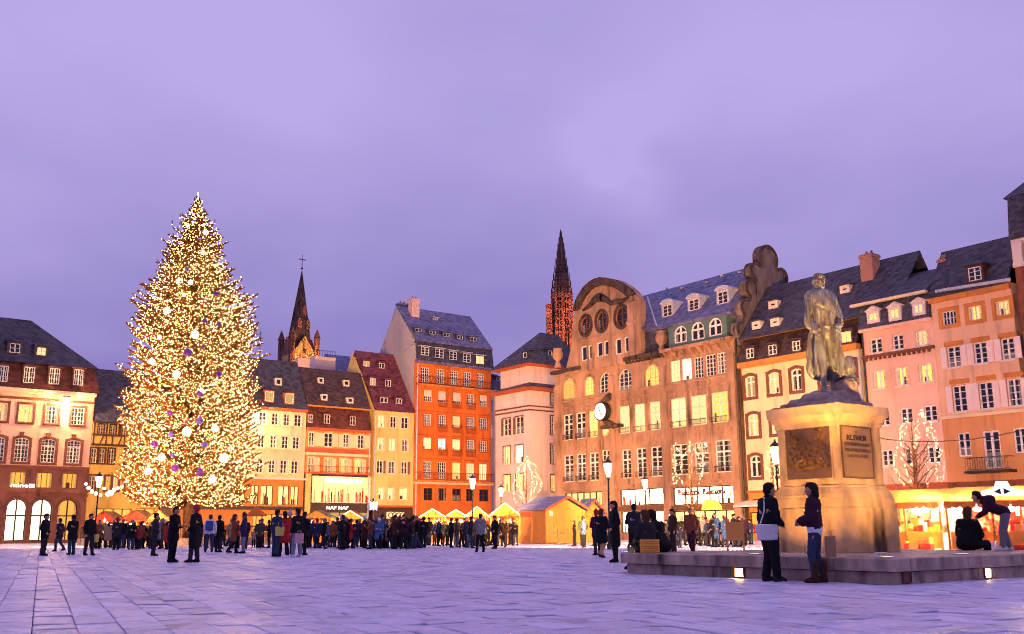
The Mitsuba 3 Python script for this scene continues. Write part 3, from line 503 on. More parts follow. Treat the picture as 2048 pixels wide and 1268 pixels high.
# piers between the window groups, round medallions in the spandrels
for x in (1118, 1228, 1333, 1472):
    z = 9; q = b.F.u(x, z); pm = MB().box(q - .38, q + .38, -.24, -.003, 0, zE - 1.2).box(q - .5, q + .5, -.36, -.2, b.z(1270, 870) - .3, b.z(1270, 870) + .3)
    for j in range(int((zE - 1.3) / .62)): pm.box(q - .42, q + .42, -.28 - .012 * (j % 2), -.004, j * .62 + .02, j * .62 + .59)
    b.put('pier', pm, ST)
for x in (1149.5, 1175, 1200, 1264.5, 1295, 1378, 1420):
    q = b.F.u(x, 9); b.put('mullion_pier', MB().box(q - .13, q + .13, -.12, -.003, zg + .3, zf - .15), ST)
zm = b.z(1280, 881)
for x0, x1 in G2:
    q = b.F.u((x0 + x1) / 2 + 1, zm); b.put('medallion', MB().uz(Point(q, zm).buffer(.5, 10).difference(Point(q, zm).buffer(.38, 10)), -.09, -.002), ST)
# left cornice piece, the curved gable, oculi
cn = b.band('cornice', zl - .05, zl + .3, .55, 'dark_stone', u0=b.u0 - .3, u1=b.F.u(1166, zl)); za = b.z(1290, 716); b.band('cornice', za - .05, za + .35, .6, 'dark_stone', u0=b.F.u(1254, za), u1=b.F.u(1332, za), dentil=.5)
gp = [FR.uz(*p) for p in [(1134, 746), (1140, 722), (1147, 690), (1149, 650), (1157, 612), (1163, 596), (1175, 577), (1186, 566), (1198, 559), (1209, 556), (1222, 557), (1240, 561), (1254, 568), (1266, 577), (1276, 588), (1282, 600), (1283, 640), (1286, 700), (1289, 724)]]
gp = [(u, z) for u, z in gp]; gab = Polygon([(gp[0][0], zE - 2.5)] + gp + [(gp[-1][0], zE - 2.5)])
z3 = za + .35; holes0 = b.holes; b.holes = []
for x, y0, y1 in [((1167, 1178), 693, 722), ((1181, 1188), 691, 719), ((1198, 1209), 685, 714), ((1212, 1222), 682, 711), ((1235, 1247), 678, 709), ((1253, 1264), 674, 705)]:
    b.row([x], (x[0] + x[1]) / 2, y0, y1, nx=1, nz=1, fw=.1, v=-.3, rec=.12)
for x, y in [((1166, 1186), (634, 670)), ((1198, 1218), (624, 662)), ((1236, 1259), (614, 654))]:
    b.row([x], (x[0] + x[1]) / 2, y[0], y[1], nx=2, nz=3, head='oval', v=-.3, fr='trim_brown', sur=('dark_stone', .3, .12), fw=.08)
gh = unary_union(b.holes); b.holes = holes0
b.put('curved_gable', MB().uz(gab.intersection(sbox(-99, zl - .3, 99, 99)).difference(gh), -.3, .5).uz(gab.intersection(sbox(-99, zl + .2, 99, 99)).buffer(-.25), .5, .9), ST)
arc = [p for p in gp[4:-2]]; ring = gab.difference(gab.buffer(-.85)).intersection(sbox(-99, arc[0][1] - .6, 99, 99))
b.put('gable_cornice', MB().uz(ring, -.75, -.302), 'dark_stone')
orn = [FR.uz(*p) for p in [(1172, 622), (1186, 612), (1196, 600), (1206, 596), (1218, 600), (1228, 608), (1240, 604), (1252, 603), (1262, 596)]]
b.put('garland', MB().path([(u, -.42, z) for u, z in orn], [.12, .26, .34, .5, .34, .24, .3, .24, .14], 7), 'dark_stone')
zq = b.z(1210, 672, -.3); b.put('gable_ledge', MB().box(b.F.u(1160, zq), b.F.u(1272, zq), -.45, -.302, zq - .1, zq + .12), ST)
q0, q1 = b.F.u(1266, 20), b.F.u(1282, 20); b.put('pilaster', MB().box(q0, q1, -.7, -.302, za + .36, b.z(1274, 604)).box(q0 - .1, q1 + .1, -.8, -.702, b.z(1274, 649), b.z(1274, 643)), ST)
for x in (1192, 1226): q = b.F.u(x, 19); b.put('mullion_pier', MB().box(q - .16, q + .16, -.48, -.302, zf3 + 3.0, zq - .12), ST)
for x, y in ((1117, 735), (1325, 705)):
    u, z = b.F.uz(x, y); b.put('urn', MB().lathe([(0, 0), (.45, 0), (.3, .4), (.2, .7), (.55, 1.1), (.62, 1.6), (.45, 2.0), (.5, 2.15), (0, 2.2)], 12, (u, -.1, z)), ST)
# clock on its bracket
u, z = b.F.uz(1204, 823, -1.0); ck = b.put('clock_case', MB().raw(*(lambda m: (np.stack([u + m.vertices[:, 0], -.95 + m.vertices[:, 2] * 1.0, z + m.vertices[:, 1]], 1), m.faces[:, ::-1]))(trimesh.creation.cylinder(.98, .62, sections=28))), 'iron')
cd = b.F.put(sub(ck, 'dial'), MB().raw(*(lambda m: (np.stack([u + m.vertices[:, 0], -1.28 + m.vertices[:, 2], z + m.vertices[:, 1]], 1), m.faces[:, ::-1]))(trimesh.creation.cylinder(.86, .03, sections=28))), 'plain_white'); glow(scene[cd], (.62, .58, .56), .3)
hd = MB()
for ang, ln, w in ((math.radians(28), .70, .05), (math.radians(152), .55, .055)):
    s_, c_ = math.sin(ang), math.cos(ang); sg = -1 if ang < 1 else 1
    hd.uz(Polygon([(u + sg * s_ * 0 - w * c_, z - w * s_ * sg), (u + w * c_, z + w * s_ * sg), (u + sg * s_ * ln + w * c_ * .6, z + c_ * ln), (u + sg * s_ * ln - w * c_ * .6, z + c_ * ln)]).buffer(.01), -1.33, -1.305)
b.F.put(sub(ck, 'hand'), hd, 'iron')
b.put('clock_bracket', MB().path([(u + .9, -.05, z - 1.6), (u + .75, -.6, z - 1.3), (u + .2, -.95, z - 1.05)], [.35, .3, .2], 7).path([(u + .4, -.1, z + 1.6), (u + .3, -.6, z + 1.35), (u, -.95, z + 1.0)], [.5, .35, .15], 7).box(u - .7, u + 2.2, -.7, -.02, z - 1.75, z - 1.45), 'dark_stone')
# eaves, copper bay and slate roof on the right half
u0, u1 = b.F.u(1331, zE), b.u1; b.put('cornice', MB().box(u0, u1 + .3, -.9, 0, zE + .02, zE + .3), ST)
for q in np.arange(u0 + .3, u1, 1.1): b.put('bracket', MB().vz([(-.75, zE + .01), (-.75, zE - .1), (-.003, zE - .7), (-.003, zE + .01)], q, q + .3), ST)
zb0, zb1 = b.z(1400, 683, -.2), b.z(1400, 637, -.2); ua, ub = b.F.u(1341, zb0), b.F.u(1455, zb1)
bh = b.holes; b.holes = []
for x, y0, y1 in [((1351, 1376), 652, 686), ((1385, 1411), 644, 680), ((1420, 1446), 636, 672)]: b.row([x], (x[0] + x[1]) / 2, y0, y1, nx=2, nz=1, head='arch', v=-.2, tr=.58, fw=.13, rec=.12)
ch = unary_union(b.holes); b.holes = bh
b.put('copper_bay', MB().uz(sbox(ua, zE + .3, ub, zb1).difference(ch), -.2, .1).box(ua, ub, .1, 1.6, zE + .3, zb1), 'copper_green')
zrg = b.z(1500, 534, 4.8); b.prof = [(-.3, zb1), (4.8, zrg)]
ul = b.F.u(1284, zrg, 4.8); m = MB().vz([(-.45, zb1), (4.8, zrg), (4.8, zrg - .3), (9.9, zE), (9.9, zE - .3), (-.3, zb1 - .2)], b.F.u(1312, zb1), b.u1 + .05)
b.put('roof', m, 'slate_blue')
m = MB().raw([[b.F.u(1284, zb1 + 1), -.1, zb1 + .4], [b.F.u(1312, zb1), -.44, zb1], [b.F.u(1312, zb1), 4.8, zrg], [ul, 4.8, zrg], [b.F.u(1284, zb1 + 1), 4, zb1 - 2], [b.F.u(1312, zb1), 4, zb1 - 2]], [[0, 1, 2], [0, 2, 3], [0, 4, 1], [1, 4, 5], [0, 3, 4]]); b.put('roof', m, 'slate_blue')
b.put('lower_roof', MB().box(b.F.u(1286, 20), ua, .3, 5, zE - .4, zb1 - .1), 'slate_dark'); b.put('ridge_flashing', MB().tube((b.F.u(1295, zrg - .5, 4.4), 4.4, zrg - .4), (b.F.u(1316, zb1 + .5), -.2, zb1 + .3), .09), 'zinc')
for x0, x1, y0, y1 in [(1326, 1344, 610, 633), (1378, 1397, 599, 621), (1436, 1455, 583, 608)]: b.dormer(x0, x1, y0, y1, 'seg', body='zinc', roofb='zinc', nx=2, nz=3, deep=2.2, fr='trim_pale', pad=.18)
b.prof = [(-.3, zb1), (4.8, zrg)]
for x, y in [(1335, 578), (1365, 577), (1415, 566), (1445, 553), (1480, 546), (1405, 596), (1342, 588)]:
    u, v, z = b.on_roof(x, y); b.put('snow_hook', MB().box(u - .12, u + .12, v - .2, v, z, z + .15), 'zinc')
pp = [(.0, 17.6), (.1, 19.3), (.9, 19.6), (.9, 21.2), (1.5, 22.0), (1.6, 23.0), (2.2, 23.6), (2.35, 25.0), (3.1, 25.5), (3.4, 27.0), (4.1, 27.6), (4.8, 27.8), (5.5, 27.6), (6.1, 27.0), (6.4, 25.6), (7.0, 25.0), (7.2, 23.7), (7.9, 23.0), (8.0, 21.0), (9.0, 20.0), (9.0, 17.6)]
lob = [(.45, 19.0, .85), (1.25, 21.2, .95), (2.05, 23.2, .95), (2.95, 25.0, .95), (4.8, 26.55, 1.4)]; lob += [(9.6 - v, z, r) for v, z, r in lob[:4]]
pz = unary_union([Polygon([(0, 17.6), (0, 19), (1, 21.2), (2.1, 23.2), (3, 25), (4, 26.6), (5.6, 26.6), (6.6, 25), (7.5, 23.2), (8.6, 21.2), (9.6, 19), (9.6, 17.6)])] + [Point(v, z).buffer(r, 8) for v, z, r in lob])
b.put('stepped_parapet', MB().vz(pz, b.u1 + .06, b.u1 + .75), 'parapet_stone'); b.put('parapet_coping', MB().vz(pz.difference(pz.buffer(-.3)).intersection(sbox(-9, 18.6, 30, 40)), b.u1 - .02, b.u1 + .055).vz(pz.difference(pz.buffer(-.3)).intersection(sbox(-9, 18.6, 30, 40)), b.u1 + .755, b.u1 + .85), 'dark_stone')
b.put('drainpipe', MB().tube((b.u1 + .5, -.3, 0), (b.u1 + .5, -.3, zE), .1), 'iron')
GALLERY = b

# G: beige house with brown window surrounds
b = Bld('beige_house', FR, 1479, 1724, 740, 'beige house with brown window surrounds and a dark mansard behind the statue', 'house', 11.0); b.u0 = GALLERY.u1 + .76
zE = b.z(1478, 738); SB = ('trim_brown', .28, .07)
CA = [(1491, 1511), (1538, 1559), (1583, 1604), (1640, 1658), (1694, 1711)]
b.row(CA, 1500, 752, 794, lits=['dim', 'cream', None, None, None], nx=2, nz=1, tr=.7, fw=.1, head='seg', sur=SB, curtain=False)
b.row([(1497, 1518), (1543, 1564), (1590, 1611), (1640, 1660), (1700, 1716)], 1507, 828, 872, lits=['cream', 'cream', None, None, None], nx=2, nz=1, tr=.7, fw=.1, head='seg', sur=SB)
b.row([(1501, 1522), (1547, 1568), (1594, 1615), (1645, 1665), (1704, 1720)], 1511, 911, 954, nx=2, nz=1, tr=.7, fw=.1, head='seg', sur=SB, lits=[None, None, 'cream'])
b.shop(1500, 1560, 1024, 1066, 1520, 'amber', n=4, clutter=7); b.shop(1600, 1700, 1024, 1066, 1650, 'amber', n=5, clutter=8)
b.row([(1503, 1522)], 1512, 998, 1012, nx=2, nz=1, fr='trim_brown')
zt = b.z(1500, 984); b.wall(zE, 'beige_render', z0=zt); b.wall(zt, 'orange_trim', name='shopfront_wall'); b.band('ledge', zt - .1, zt + .1, .2, 'trim_red')
b.band('cornice', zE - .05, zE + .42, .6, 'orange_trim'); b.put('awning', MB().vz([(-1.6, 2.9), (-1.6, 3.05), (-.003, 3.5), (-.003, 3.3)][::-1], b.F.u(1490, 3), b.F.u(1600, 3)), 'trim_pale')
zb = b.F.vz(b.u0, 1480, 680)[1]; b.roof([(-.6, zE + .42), (.5, zb)], 'tile_brown', name='mansard_roof', back=(9, zE))
for x0, x1, y0, y1, l in [(1493, 1507, 697, 717, None), (1537, 1553, 690, 710, None), (1585, 1600, 682, 702, None), (1634, 1650, 675, 696, None), (1683, 1702, 663, 685, 'yellow')]: b.dormer(x0, x1, y0, y1, 'shed', lit=l, body='tile_brown', roofb='tile_brown', nx=2, nz=2, deep=.9, slope=.02, pad=.14)
b.band('gutter', zb - .08, zb + .12, .05, 'orange_trim'); zr = b.F.vz(b.u0, 1526, 592); b.roof([(-.3, zb), (zr[0] + .6, zr[1] + .9)], 'slate_dark', back=(10, zE), u1=b.u1 + 3.5, u0=b.u0 + .05)
for x0, x1, y0, y1 in [(1538, 1553, 603, 616), (1505, 1519, 644, 657), (1542, 1557, 638, 651), (1681, 1697, 572, 585)]: b.dormer(x0, x1, y0, y1, 'shed', body='trim_pale', roofb='slate_dark', fr='trim_pale', nx=1, nz=1, deep=1.8, slope=.03, pad=.08, fw=.2)
b.chimney(1721, 1745, 507, 580, 'chimney_brick', 2.6, 1.2)
b.put('drainpipe', MB().tube((b.u1 - .1, -.12, 0), (b.u1 - .1, -.12, zE), .09), 'zinc')

# P: pink house with three lit dormers
b = Bld('salmon_house', FR, 1725, 1869, 690, 'salmon pink house with three pedimented dormers and a dentil cornice', 'house', 9.0)
zE = b.z(1724, 661); ZZ = dict(nx=2, nz=3, sill='trim_pale', fr='frame_white', fw=.09)
b.row([(1740, 1764), (1785, 1807), (1831, 1856)], 1796, 669, 699, lits=[None, None, 'cream'], sur=('salmon_render', .12, .05), **ZZ)
b.row([(1747, 1771), (1791, 1817), (1838, 1866)], 1804, 735, 771, lits=['yellow', 'yellow', 'yellow'], sur=('salmon_render', .12, .05), curtain=True, **ZZ)
b.row([(1756, 1779), (1801, 1825), (1848, 1874)], 1813, 816, 847, **ZZ); b.row([(1763, 1786), (1809, 1833), (1855, 1880)], 1820, 896, 929, **ZZ)
b.shop(1780, 1890, 1010, 1066, 1830, 'amber', n=5, clutter=9)
zt = b.z(1800, 968); b.wall(zE, 'salmon_render', z0=zt); b.wall(zt, 'brick_wall', name='shopfront_wall'); b.band('fascia', zt - .5, zt, .1, 'trim_red')
zc = b.z(1724, 718); b.band('cornice', zc - .06, zc + .16, .26, 'trim_brown', dentil=.42); b.band('cornice', zE - .25, zE + .02, .4, 'salmon_render')
zb = b.F.vz(b.u0, 1709, 610)[1]; b.roof([(-.42, zE), (-.05, zb)], 'slate_dark', name='mansard_roof', back=(8, zE))
for x0, x1, y0, y1, l in [(1738, 1754, 626, 642, 'yellow'), (1781, 1797, 618, 637, 'yellow'), (1829, 1845, 609, 626, 'cream')]: b.dormer(x0, x1, y0, y1, 'gable', lit=l, body='trim_pale', roofb='trim_pale', nx=2, nz=2, deep=.9, pad=.2)
b.put('gutter', MB().box(b.u0 - .5, b.u1 + .02, -.62, -.3, zb - .12, zb + .08), 'trim_cream'); zr = b.z(1877, 536, 3.2)
m = MB().hexa([[b.u0 - .4, -.6, zb + .08], [b.u1, -.6, zb + .08], [b.u1, 8, zb], [b.u0 - .4, 8, zb], [b.F.u(1775, zr, 3.2), 3.2, zr], [b.u1, 3.2, zr], [b.u1, 3.3, zr], [b.F.u(1775, zr, 3.2), 3.3, zr]]); b.put('roof', m, 'slate_dark')
b.put('drainpipe', MB().tube((b.u0 + .1, -.12, 0), (b.u0 + .1, -.12, zE), .08), 'iron')
SALMON = b

# A: apricot house with striped shutters
b = Bld('apricot_house', FR, 1869.5, 2024, 600, 'apricot house with pale louvred shutters and a small iron balcony', 'house', 9.0); b.u0 = SALMON.u1 + .02
zE = b.z(1869, 594)
b.row([(1885, 1912), (1937, 1964), (1992, 2020)], 1950, 612, 640, lits=[None, 'yellow', 'yellow'], nx=4, nz=2, sur=('orange_trim', .3, .05), curtain=True, fw=.06)
q = dict(nx=2, nz=4, fw=.08, shut=('shutter_pink', 'lr'), shw=.46, sill='trim_pale')
b.row([(1895, 1921), (1948, 1974), (2003, 2029)], 1961, 684, 727, sur=('orange_trim', .02, .02), **q); b.row([(1906, 1933), (1959, 1986), (2015, 2043)], 1972, 764, 818, sur=('orange_trim', .02, .02), **q)
for xs, y in (([(1895, 1921), (1948, 1974), (2003, 2029)], 681), ([(1906, 1933), (1959, 1986), (2015, 2043)], 760)):
    for a, c in xs: z = b.z(1966, y); b.put('lintel', MB().box(b.F.u(a, z) - .2, b.F.u(c, z) + .2, -.14, -.003, z - .05, z + .28), 'orange_trim')
b.row([(1916, 1941), (2028, 2054)], 1928, 865, 913, nx=2, nz=3, fw=.09); b.row([(1968, 2002)], 1985, 861, 938, nx=2, nz=4, fw=.12)
b.shop(1905, 1990, 1000, 1066, 1950, 'amber', n=4, clutter=8)
zl, zt = b.z(1960, 829), b.z(1960, 962); b.wall(zE, 'apricot_render', z0=zl); b.wall(zl, 'apricot_deep', z0=zt, name='lower_wall'); b.wall(zt, 'brick_wall', name='shopfront_wall')
b.band('ledge', zl - .1, zl + .12, .12, 'trim_cream'); b.band('cornice', zE - .5, zE, .35, 'orange_trim')
zs = b.z(1985, 940, -.7); b.rail(b.F.u(1945, zs), b.F.u(2032, zs), zs, zs + .95, .9, 'iron', .18, slab='iron')
b.prof = None; zr = b.F.vz(b.u0, 1891, 507); b.roof([(-.5, zE - .05), (2.3, zr[1])], 'slate_dark', back=(8, zE))
b.dormer(1937, 1962, 534, 562, 'hip', body='timber_dark', roofb='slate_dark', nx=2, nz=3, deep=1.6, pad=.2); b.chimney(1876, 1890, 517, 540, 'chimney_brick', 1.6, .8)
m = MB()
for x in np.linspace(1875, 2020, 26): u, v, z = b.on_roof(x, 586 - (x - 1872) * .16); m.box(u - .1, u + .1, v - .16, v - .02, z, z + .22)
b.put('snow_guard', m, 'zinc')
APRICOT = b

# E: the brick end house with a loggia
b = Bld('brick_end_house', FR, 2025, 2300, 600, 'dark brick end house with a white framed loggia at the right edge', 'house', 10.0); b.u0 = APRICOT.u1 + .45; b.u1 = b.u0 + 14
zA, zB = b.z(2030, 530, -.2), b.z(2030, 478, -.2)
b.row([(2060, 2090)], 2070, 720, 770, nx=2, nz=3, sur=('trim_pale', .15, .05)); b.wall(zA, 'brick_wall'); b.band('ledge', zA - .15, zA + .15, .2, 'trim_pale')
m = MB().box(b.u0, b.u0 + .7, -.15, .3, zA + .15, zB - .25).box(b.u0, b.u1, -.15, .3, zB - .25, zB).box(b.u0 + 4, b.u0 + 4.6, -.15, .3, zA + .15, zB - .25); b.put('loggia_frame', m, 'trim_pale')
b.put('loggia_wall', MB().box(b.u0, b.u1, 2.2, 2.6, zA, zB).box(b.u0 + .002, b.u0 + .3, .3, 2.2, zA, zB), 'orange_render')
k = b.put('loggia_lamp', MB().ball((b.u0 + 2.4, 1.6, zB - .5), .16, 2), 'plain_white'); glow(scene[k], (14, 8, 3), 1.0)
zr = b.z(2048, 385, 2.0); m = MB().hexa([[b.u0 - .05, -.3, zB], [b.u1, -.3, zB], [b.u1, 10, zB], [b.u0 - .05, 10, zB], [b.u0 + .1, -.1, zB + 3.2], [b.u1, -.1, zB + 3.2], [b.u1, 9, zB + 3.2], [b.u0 - .1, 9, zB + 3.2]]); b.put('mansard_roof', m, 'slate_dark')
m = MB().hexa([[b.u0 - .2, -.2, zB + 3.2], [b.u1, -.2, zB + 3.2], [b.u1, 9, zB + 3.2], [b.u0 - .2, 9, zB + 3.2], [b.u0 + 2.4, 3.4, zB + 6.5], [b.u1, 3.4, zB + 6.5], [b.u1, 5, zB + 6.5], [b.u0 + 2.4, 5, zB + 6.5]]); b.put('roof', m, 'slate_dark')

# ------------------------------------------------------------------ the square: base sheet and granite slabs
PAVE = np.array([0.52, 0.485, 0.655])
def paving(tone, seed):
    def fn(p, n, uv):
        a = mikit.fbm(p.x * 0.22 + seed, p.y * 0.22, 1.3, 4); b_ = mikit.noise(p.x * 14.0, p.y * 14.0, seed); d_ = mikit.fbm(p.x * 2.3, p.y * 2.3, seed + 4.0, 3)
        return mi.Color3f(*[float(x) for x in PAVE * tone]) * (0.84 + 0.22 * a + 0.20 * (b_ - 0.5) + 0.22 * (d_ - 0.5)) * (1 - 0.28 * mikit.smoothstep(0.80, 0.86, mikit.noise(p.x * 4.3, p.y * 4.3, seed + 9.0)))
    return mat(f'paving_{seed}', mikit.proc(fn), 0.44, 0.42)
PV = [paving(t, i) for i, t in enumerate((1.0, 0.94, 1.06, 0.88))]
mat('joint_earth', (0.045, 0.035, 0.04), 0.9)
put('ground', MB().box(-600, 600, -40, 1400, -0.6, -0.035).mesh(), 'joint_earth'); labels['ground'] = {'label': 'dark joints and ground under the granite slabs', 'kind': 'structure'}
labels['pavement'] = {'label': 'pale granite slab paving of the square, violet in the dusk light', 'kind': 'structure'}
AZ = math.radians(-25); ea, ec = np.array([math.sin(AZ), math.cos(AZ)]), np.array([math.cos(AZ), -math.sin(AZ)])
r5 = np.random.default_rng(5); near, far = [], [[], [], [], []]
for i in range(-155, 226):
    w = 0.5 + 0.03 * math.sin(i * 1.7); c0 = i * 0.42; a = 3.0 + r5.uniform(0, 1)
    while a < 78:
        L = r5.uniform(0.6, 1.1); p = ea * (a + L / 2) + ec * (c0 + 0.21); a += L
        if p[1] < 5.5 or p[1] > 66 or abs(p[0]) > 0.56 * p[1] + 2.0: continue
        hz = r5.normal(0, 0.0035); tl = r5.normal(0, 0.004, 2); k = int(r5.integers(4)); g = 0.0
        (near if (p[1] < 26 and abs(p[0]) < 0.53 * p[1] + 0.3 and p[1] > 8.2) else far[k]).append((p[1], p, L / 2 - 0.012, 0.21 - 0.004, hz, tl, k))
def slab(q):
    _, p, l, w, hz, tl, _k = q; ch = 0.008; v = []
    for z, s in ((-0.05, 0), (-ch, 0), (0.0, ch)):
        for a, b_ in ((-1, -1), (1, -1), (1, 1), (-1, 1)):
            x = p + ea * a * (l - s) + ec * -b_ * (w - s); v.append([x[0], x[1], z + hz + (tl[0] * a + tl[1] * b_) * (z > -0.04)])
    f = []
    for r in (0, 4):
        for j in range(4): A, B = r + j, r + (j + 1) % 4; f += [[A, B, B + 4], [A, B + 4, A + 4]]
    return v, f + [[8, 9, 10], [8, 10, 11]]
near.sort(key=lambda q: q[0])
for q in near[:290]:
    k = key('pavement__slab'); scene[k] = mikit.ply(MB().raw(*slab(q)).mesh(), PV[q[6]])
for q in near[290:]: far[q[6]].append(q)
for k in range(4):
    m = MB()
    for q in far[k]: m.raw(*slab(q))
    kk = key('pavement__far_slabs'); put(kk, m.mesh(), PV[k]); labels[kk] = {'label': 'granite slabs receding across the square', 'kind': 'stuff'}
def far_paving(p, n, uv):
    s = p.x * float(ec[0]) + p.y * float(ec[1]); t = p.x * float(ea[0]) + p.y * float(ea[1]); r = dr.floor(s * 2); u_ = t + mikit.cell_rand(r, 1, 2)
    j = dr.maximum(mikit.smoothstep(0.44, 0.5, dr.abs(s * 2 - r - 0.5)), mikit.smoothstep(0.46, 0.5, dr.abs(u_ - dr.floor(u_) - 0.5)))
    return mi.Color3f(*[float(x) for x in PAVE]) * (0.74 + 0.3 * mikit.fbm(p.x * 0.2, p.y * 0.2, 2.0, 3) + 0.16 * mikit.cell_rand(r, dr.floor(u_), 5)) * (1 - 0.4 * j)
mat('paving_far', mikit.proc(far_paving), 0.44, 0.42)
ring = Polygon([(-400, 3), (400, 3), (400, 900), (-400, 900)]).difference(Polygon([(-6, 5.6), (6, 5.6), (38.5, 65.6), (-38.5, 65.6)]))
m = trimesh.creation.extrude_polygon(ring, 0.03, engine='earcut'); m.apply_translation([0, 0, -0.031])
put('square_paving', m, 'paving_far'); labels['square_paving'] = {'label': 'far paving of the square and the streets behind', 'kind': 'structure'}

# ------------------------------------------------------------------ street lamps and wall floodlights, each with its own light
WARM = np.array([1.0, 0.53, 0.19])
def spot(name, src, dst, power, cut=70, beam=45, col=WARM, weight=1.0):
    s, d = np.array(src, float), np.array(dst, float); t = (d - s) / np.linalg.norm(d - s)
    scene[key(name)] = {'type': 'spot', 'to_world': T().look_at(list(s), list(d), [0.01, 0.02, 1]), 'intensity': rgb(*(col * power * LV * (0.44 if name == 'street_lamp_beam' else 1))), 'cutoff_angle': float(cut), 'beam_width': float(beam), 'sampling_weight': weight}
def street_lamp(px, py, dist, aims, label):
    p = at_depth(px, py, dist); h = p[2]; k = key('street_lamp'); tag(k, label, 'street lamp', 'street lamps of the square')
    at = (p[0], p[1], 0)
    put(sub(k, 'post'), MB().lathe([(0, 0), (.17, 0), (.17, .25), (.11, .35), (.09, .9), (.055, 1.0), (.042, h - .55), (.09, h - .5), (.04, h - .42), (0, h - .42)], 12, at).mesh(), 'iron', 40)
    put(sub(k, 'cap'), MB().lathe([(0, h + .30), (.25, h + .30), (.13, h + .44), (.05, h + .50), (.03, h + .62), (0, h + .62)], 12, at).mesh(), 'iron', 40)
    g = put(sub(k, 'lantern'), MB().lathe([(0, h - .40), (.11, h - .40), (.22, h + .18), (.22, h + .28), (0, h + .28)], 12, at).mesh(), 'plain_white', 40); glow(scene[g], (16, 10.5, 4.2), 3)
    put(sub(k, 'lantern_bar'), sum((MB().tube((p[0] + .12 * math.cos(a), p[1] + .12 * math.sin(a), h - .41), (p[0] + .235 * math.cos(a), p[1] + .235 * math.sin(a), h + .3), .012, n=4).mesh() for a in (0.4, 1.97, 3.54, 5.1)), trimesh.Trimesh()), 'iron')
    for dst, pw, cut in aims:
        d = np.array(dst) - p; d /= np.linalg.norm(d); spot('street_lamp_beam', p + d * 0.45, dst, pw, cut, cut * .6, weight=2.5)
street_lamp(198, 962, 66, [(FB.P([-58, 0, 7]), 5600, 62)], 'street lamp with lit lantern before the ochre half-timbered house at the far left')
street_lamp(945, 966, 68, [(FB.P([-10, 0, 9]), 11500, 40), (FB.P([-27, 0, 7]), 8500, 35)], 'tall street lamp before the orange block, lantern level with its lower balcony')
street_lamp(1002, 983, 83, [(FB.P([-33, 0, 8]), 1500, 40), (W1.P([-3, 0, 8]), 1700, 45)], 'distant street lamp before the left edge of the pale corner house')
street_lamp(1216, 938, 52, [(FR.P([5, 0, 8]), 9600, 50)], 'street lamp in front of the sandstone store, below its clock')
street_lamp(1290, 968, 70, [(FR.P([17, 0, 6]), 3300, 60)], 'smaller street lamp in front of the store, right of the one below the clock')
street_lamp(1551, 908, 42, [(FR.P([33, 0, 6]), 6500, 50)], 'street lamp with bright lantern close to the left side of the pedestal')
def flood(px, py, F, label, out=0.8, power=300):
    u, z = F.uz(px, py, -out); k = key('floodlight'); tag(k, label, 'floodlight')
    F.put(sub(k, 'arm'), MB().box(u - .04, u + .04, -out + .12, -.004, z + .1, z + .18), 'iron'); F.put(sub(k, 'housing'), MB().box(u - .34, u + .34, -out - .05, -out + .11, z + .02, z + .3), 'iron')
    g = F.put(sub(k, 'lamp'), MB().ball((u, -out - .02, z - .12), .33, 2, (1.2, .7, .7)), 'plain_white'); glow(scene[g], (60, 42, 18), 3)
    scene[key('floodlight_beam')] = {'type': 'point', 'position': list(F.P([u, -out - .35, z - .42])), 'intensity': rgb(*(WARM * power * LV))}
flood(133, 797, FB, 'glaring floodlight under the cornice of the pink house'); flood(511, 826, FB, 'glaring floodlight under the eaves of the cream house, at the edge of the tree', power=240)

stucco('cathedral_stone', (0.15, 0.08, 0.06), 0.5, 0.7)
# ------------------------------------------------------------------ church tower and cathedral spire behind the roofs
def zpx(py, d): return at_depth(1024, py, d)[2]
D1 = 190.0; c0 = at_depth(571, 1000, D1); F1 = Fac((c0[0], c0[1]), (0.8, 0.6)); k = tag(key('church_tower'), 'dark church tower with a pointed spire, corner pinnacles and one floodlit gable', 'church tower')
W = F1.u(633, 36); z0, zt, za = 0.0, zpx(703, D1), zpx(529, D1)
c = W / 2; m = MB().box(0, W, 0, W, z0, zt)
for j in range(5): m.box(-.08, W + .08, -.08, W + .08, zt - 1.2 - j * 2.3, zt - 1.0 - j * 2.3)
F1.put(sub(k, 'tower'), m, 'church_gable')
hg = zpx(673, D1) - zt
for pts in ((lambda q: MB().uz(q, -.15, .35)), (lambda q: MB().uz(q, W - .35, W + .15))): F1.put(sub(k, 'gable'), pts(Polygon([(0.2, zt), (W - .2, zt), (c, zt + hg + .6)]).difference(sbox(c - .45, zt + .2, c + .45, zt + 1.1))), 'church_gable')
for a in (-.15, W - .35): F1.put(sub(k, 'gable'), MB().vz([(.2, zt), (W - .2, zt), (c, zt + hg + .6)], a, a + .5), 'church_stone')
F1.put(sub(k, 'window'), MB().uz(Polygon([(c - .4, zt - 2.2), (c + .4, zt - 2.2), (c + .4, zt - .9), (c, zt - .35), (c - .4, zt - .9)]), -.03, .1), 'iron')
m = MB(); rb = 2.75
m.raw(*(lambda q: (q.vertices + [c, c, zt + .2], q.faces))(trimesh.creation.cone(rb, za - zt - .2, sections=8)))
F1.put(sub(k, 'spire'), m, 'dark_stone')
rib = MB()
for j in range(8):
    g = j * math.pi / 4; rib.tube((c + rb * math.cos(g), c + rb * math.sin(g), zt + .2), (c, c, za), .14, .06, 4)
F1.put(sub(k, 'spire_rib'), rib, 'dark_stone')
for (du, dv) in ((0, 0), (1, 0), (0, 1), (1, 1)):
    q = (W * du, W * dv, 0); zp = zpx(671, D1); m = MB().lathe([(0, zt - 3), (.62, zt - 3), (.62, zp), (.78, zp + .1), (.05, zpx(650, D1)), (0, zpx(650, D1))], 8, q); F1.put(sub(k, 'pinnacle'), m, 'church_stone')
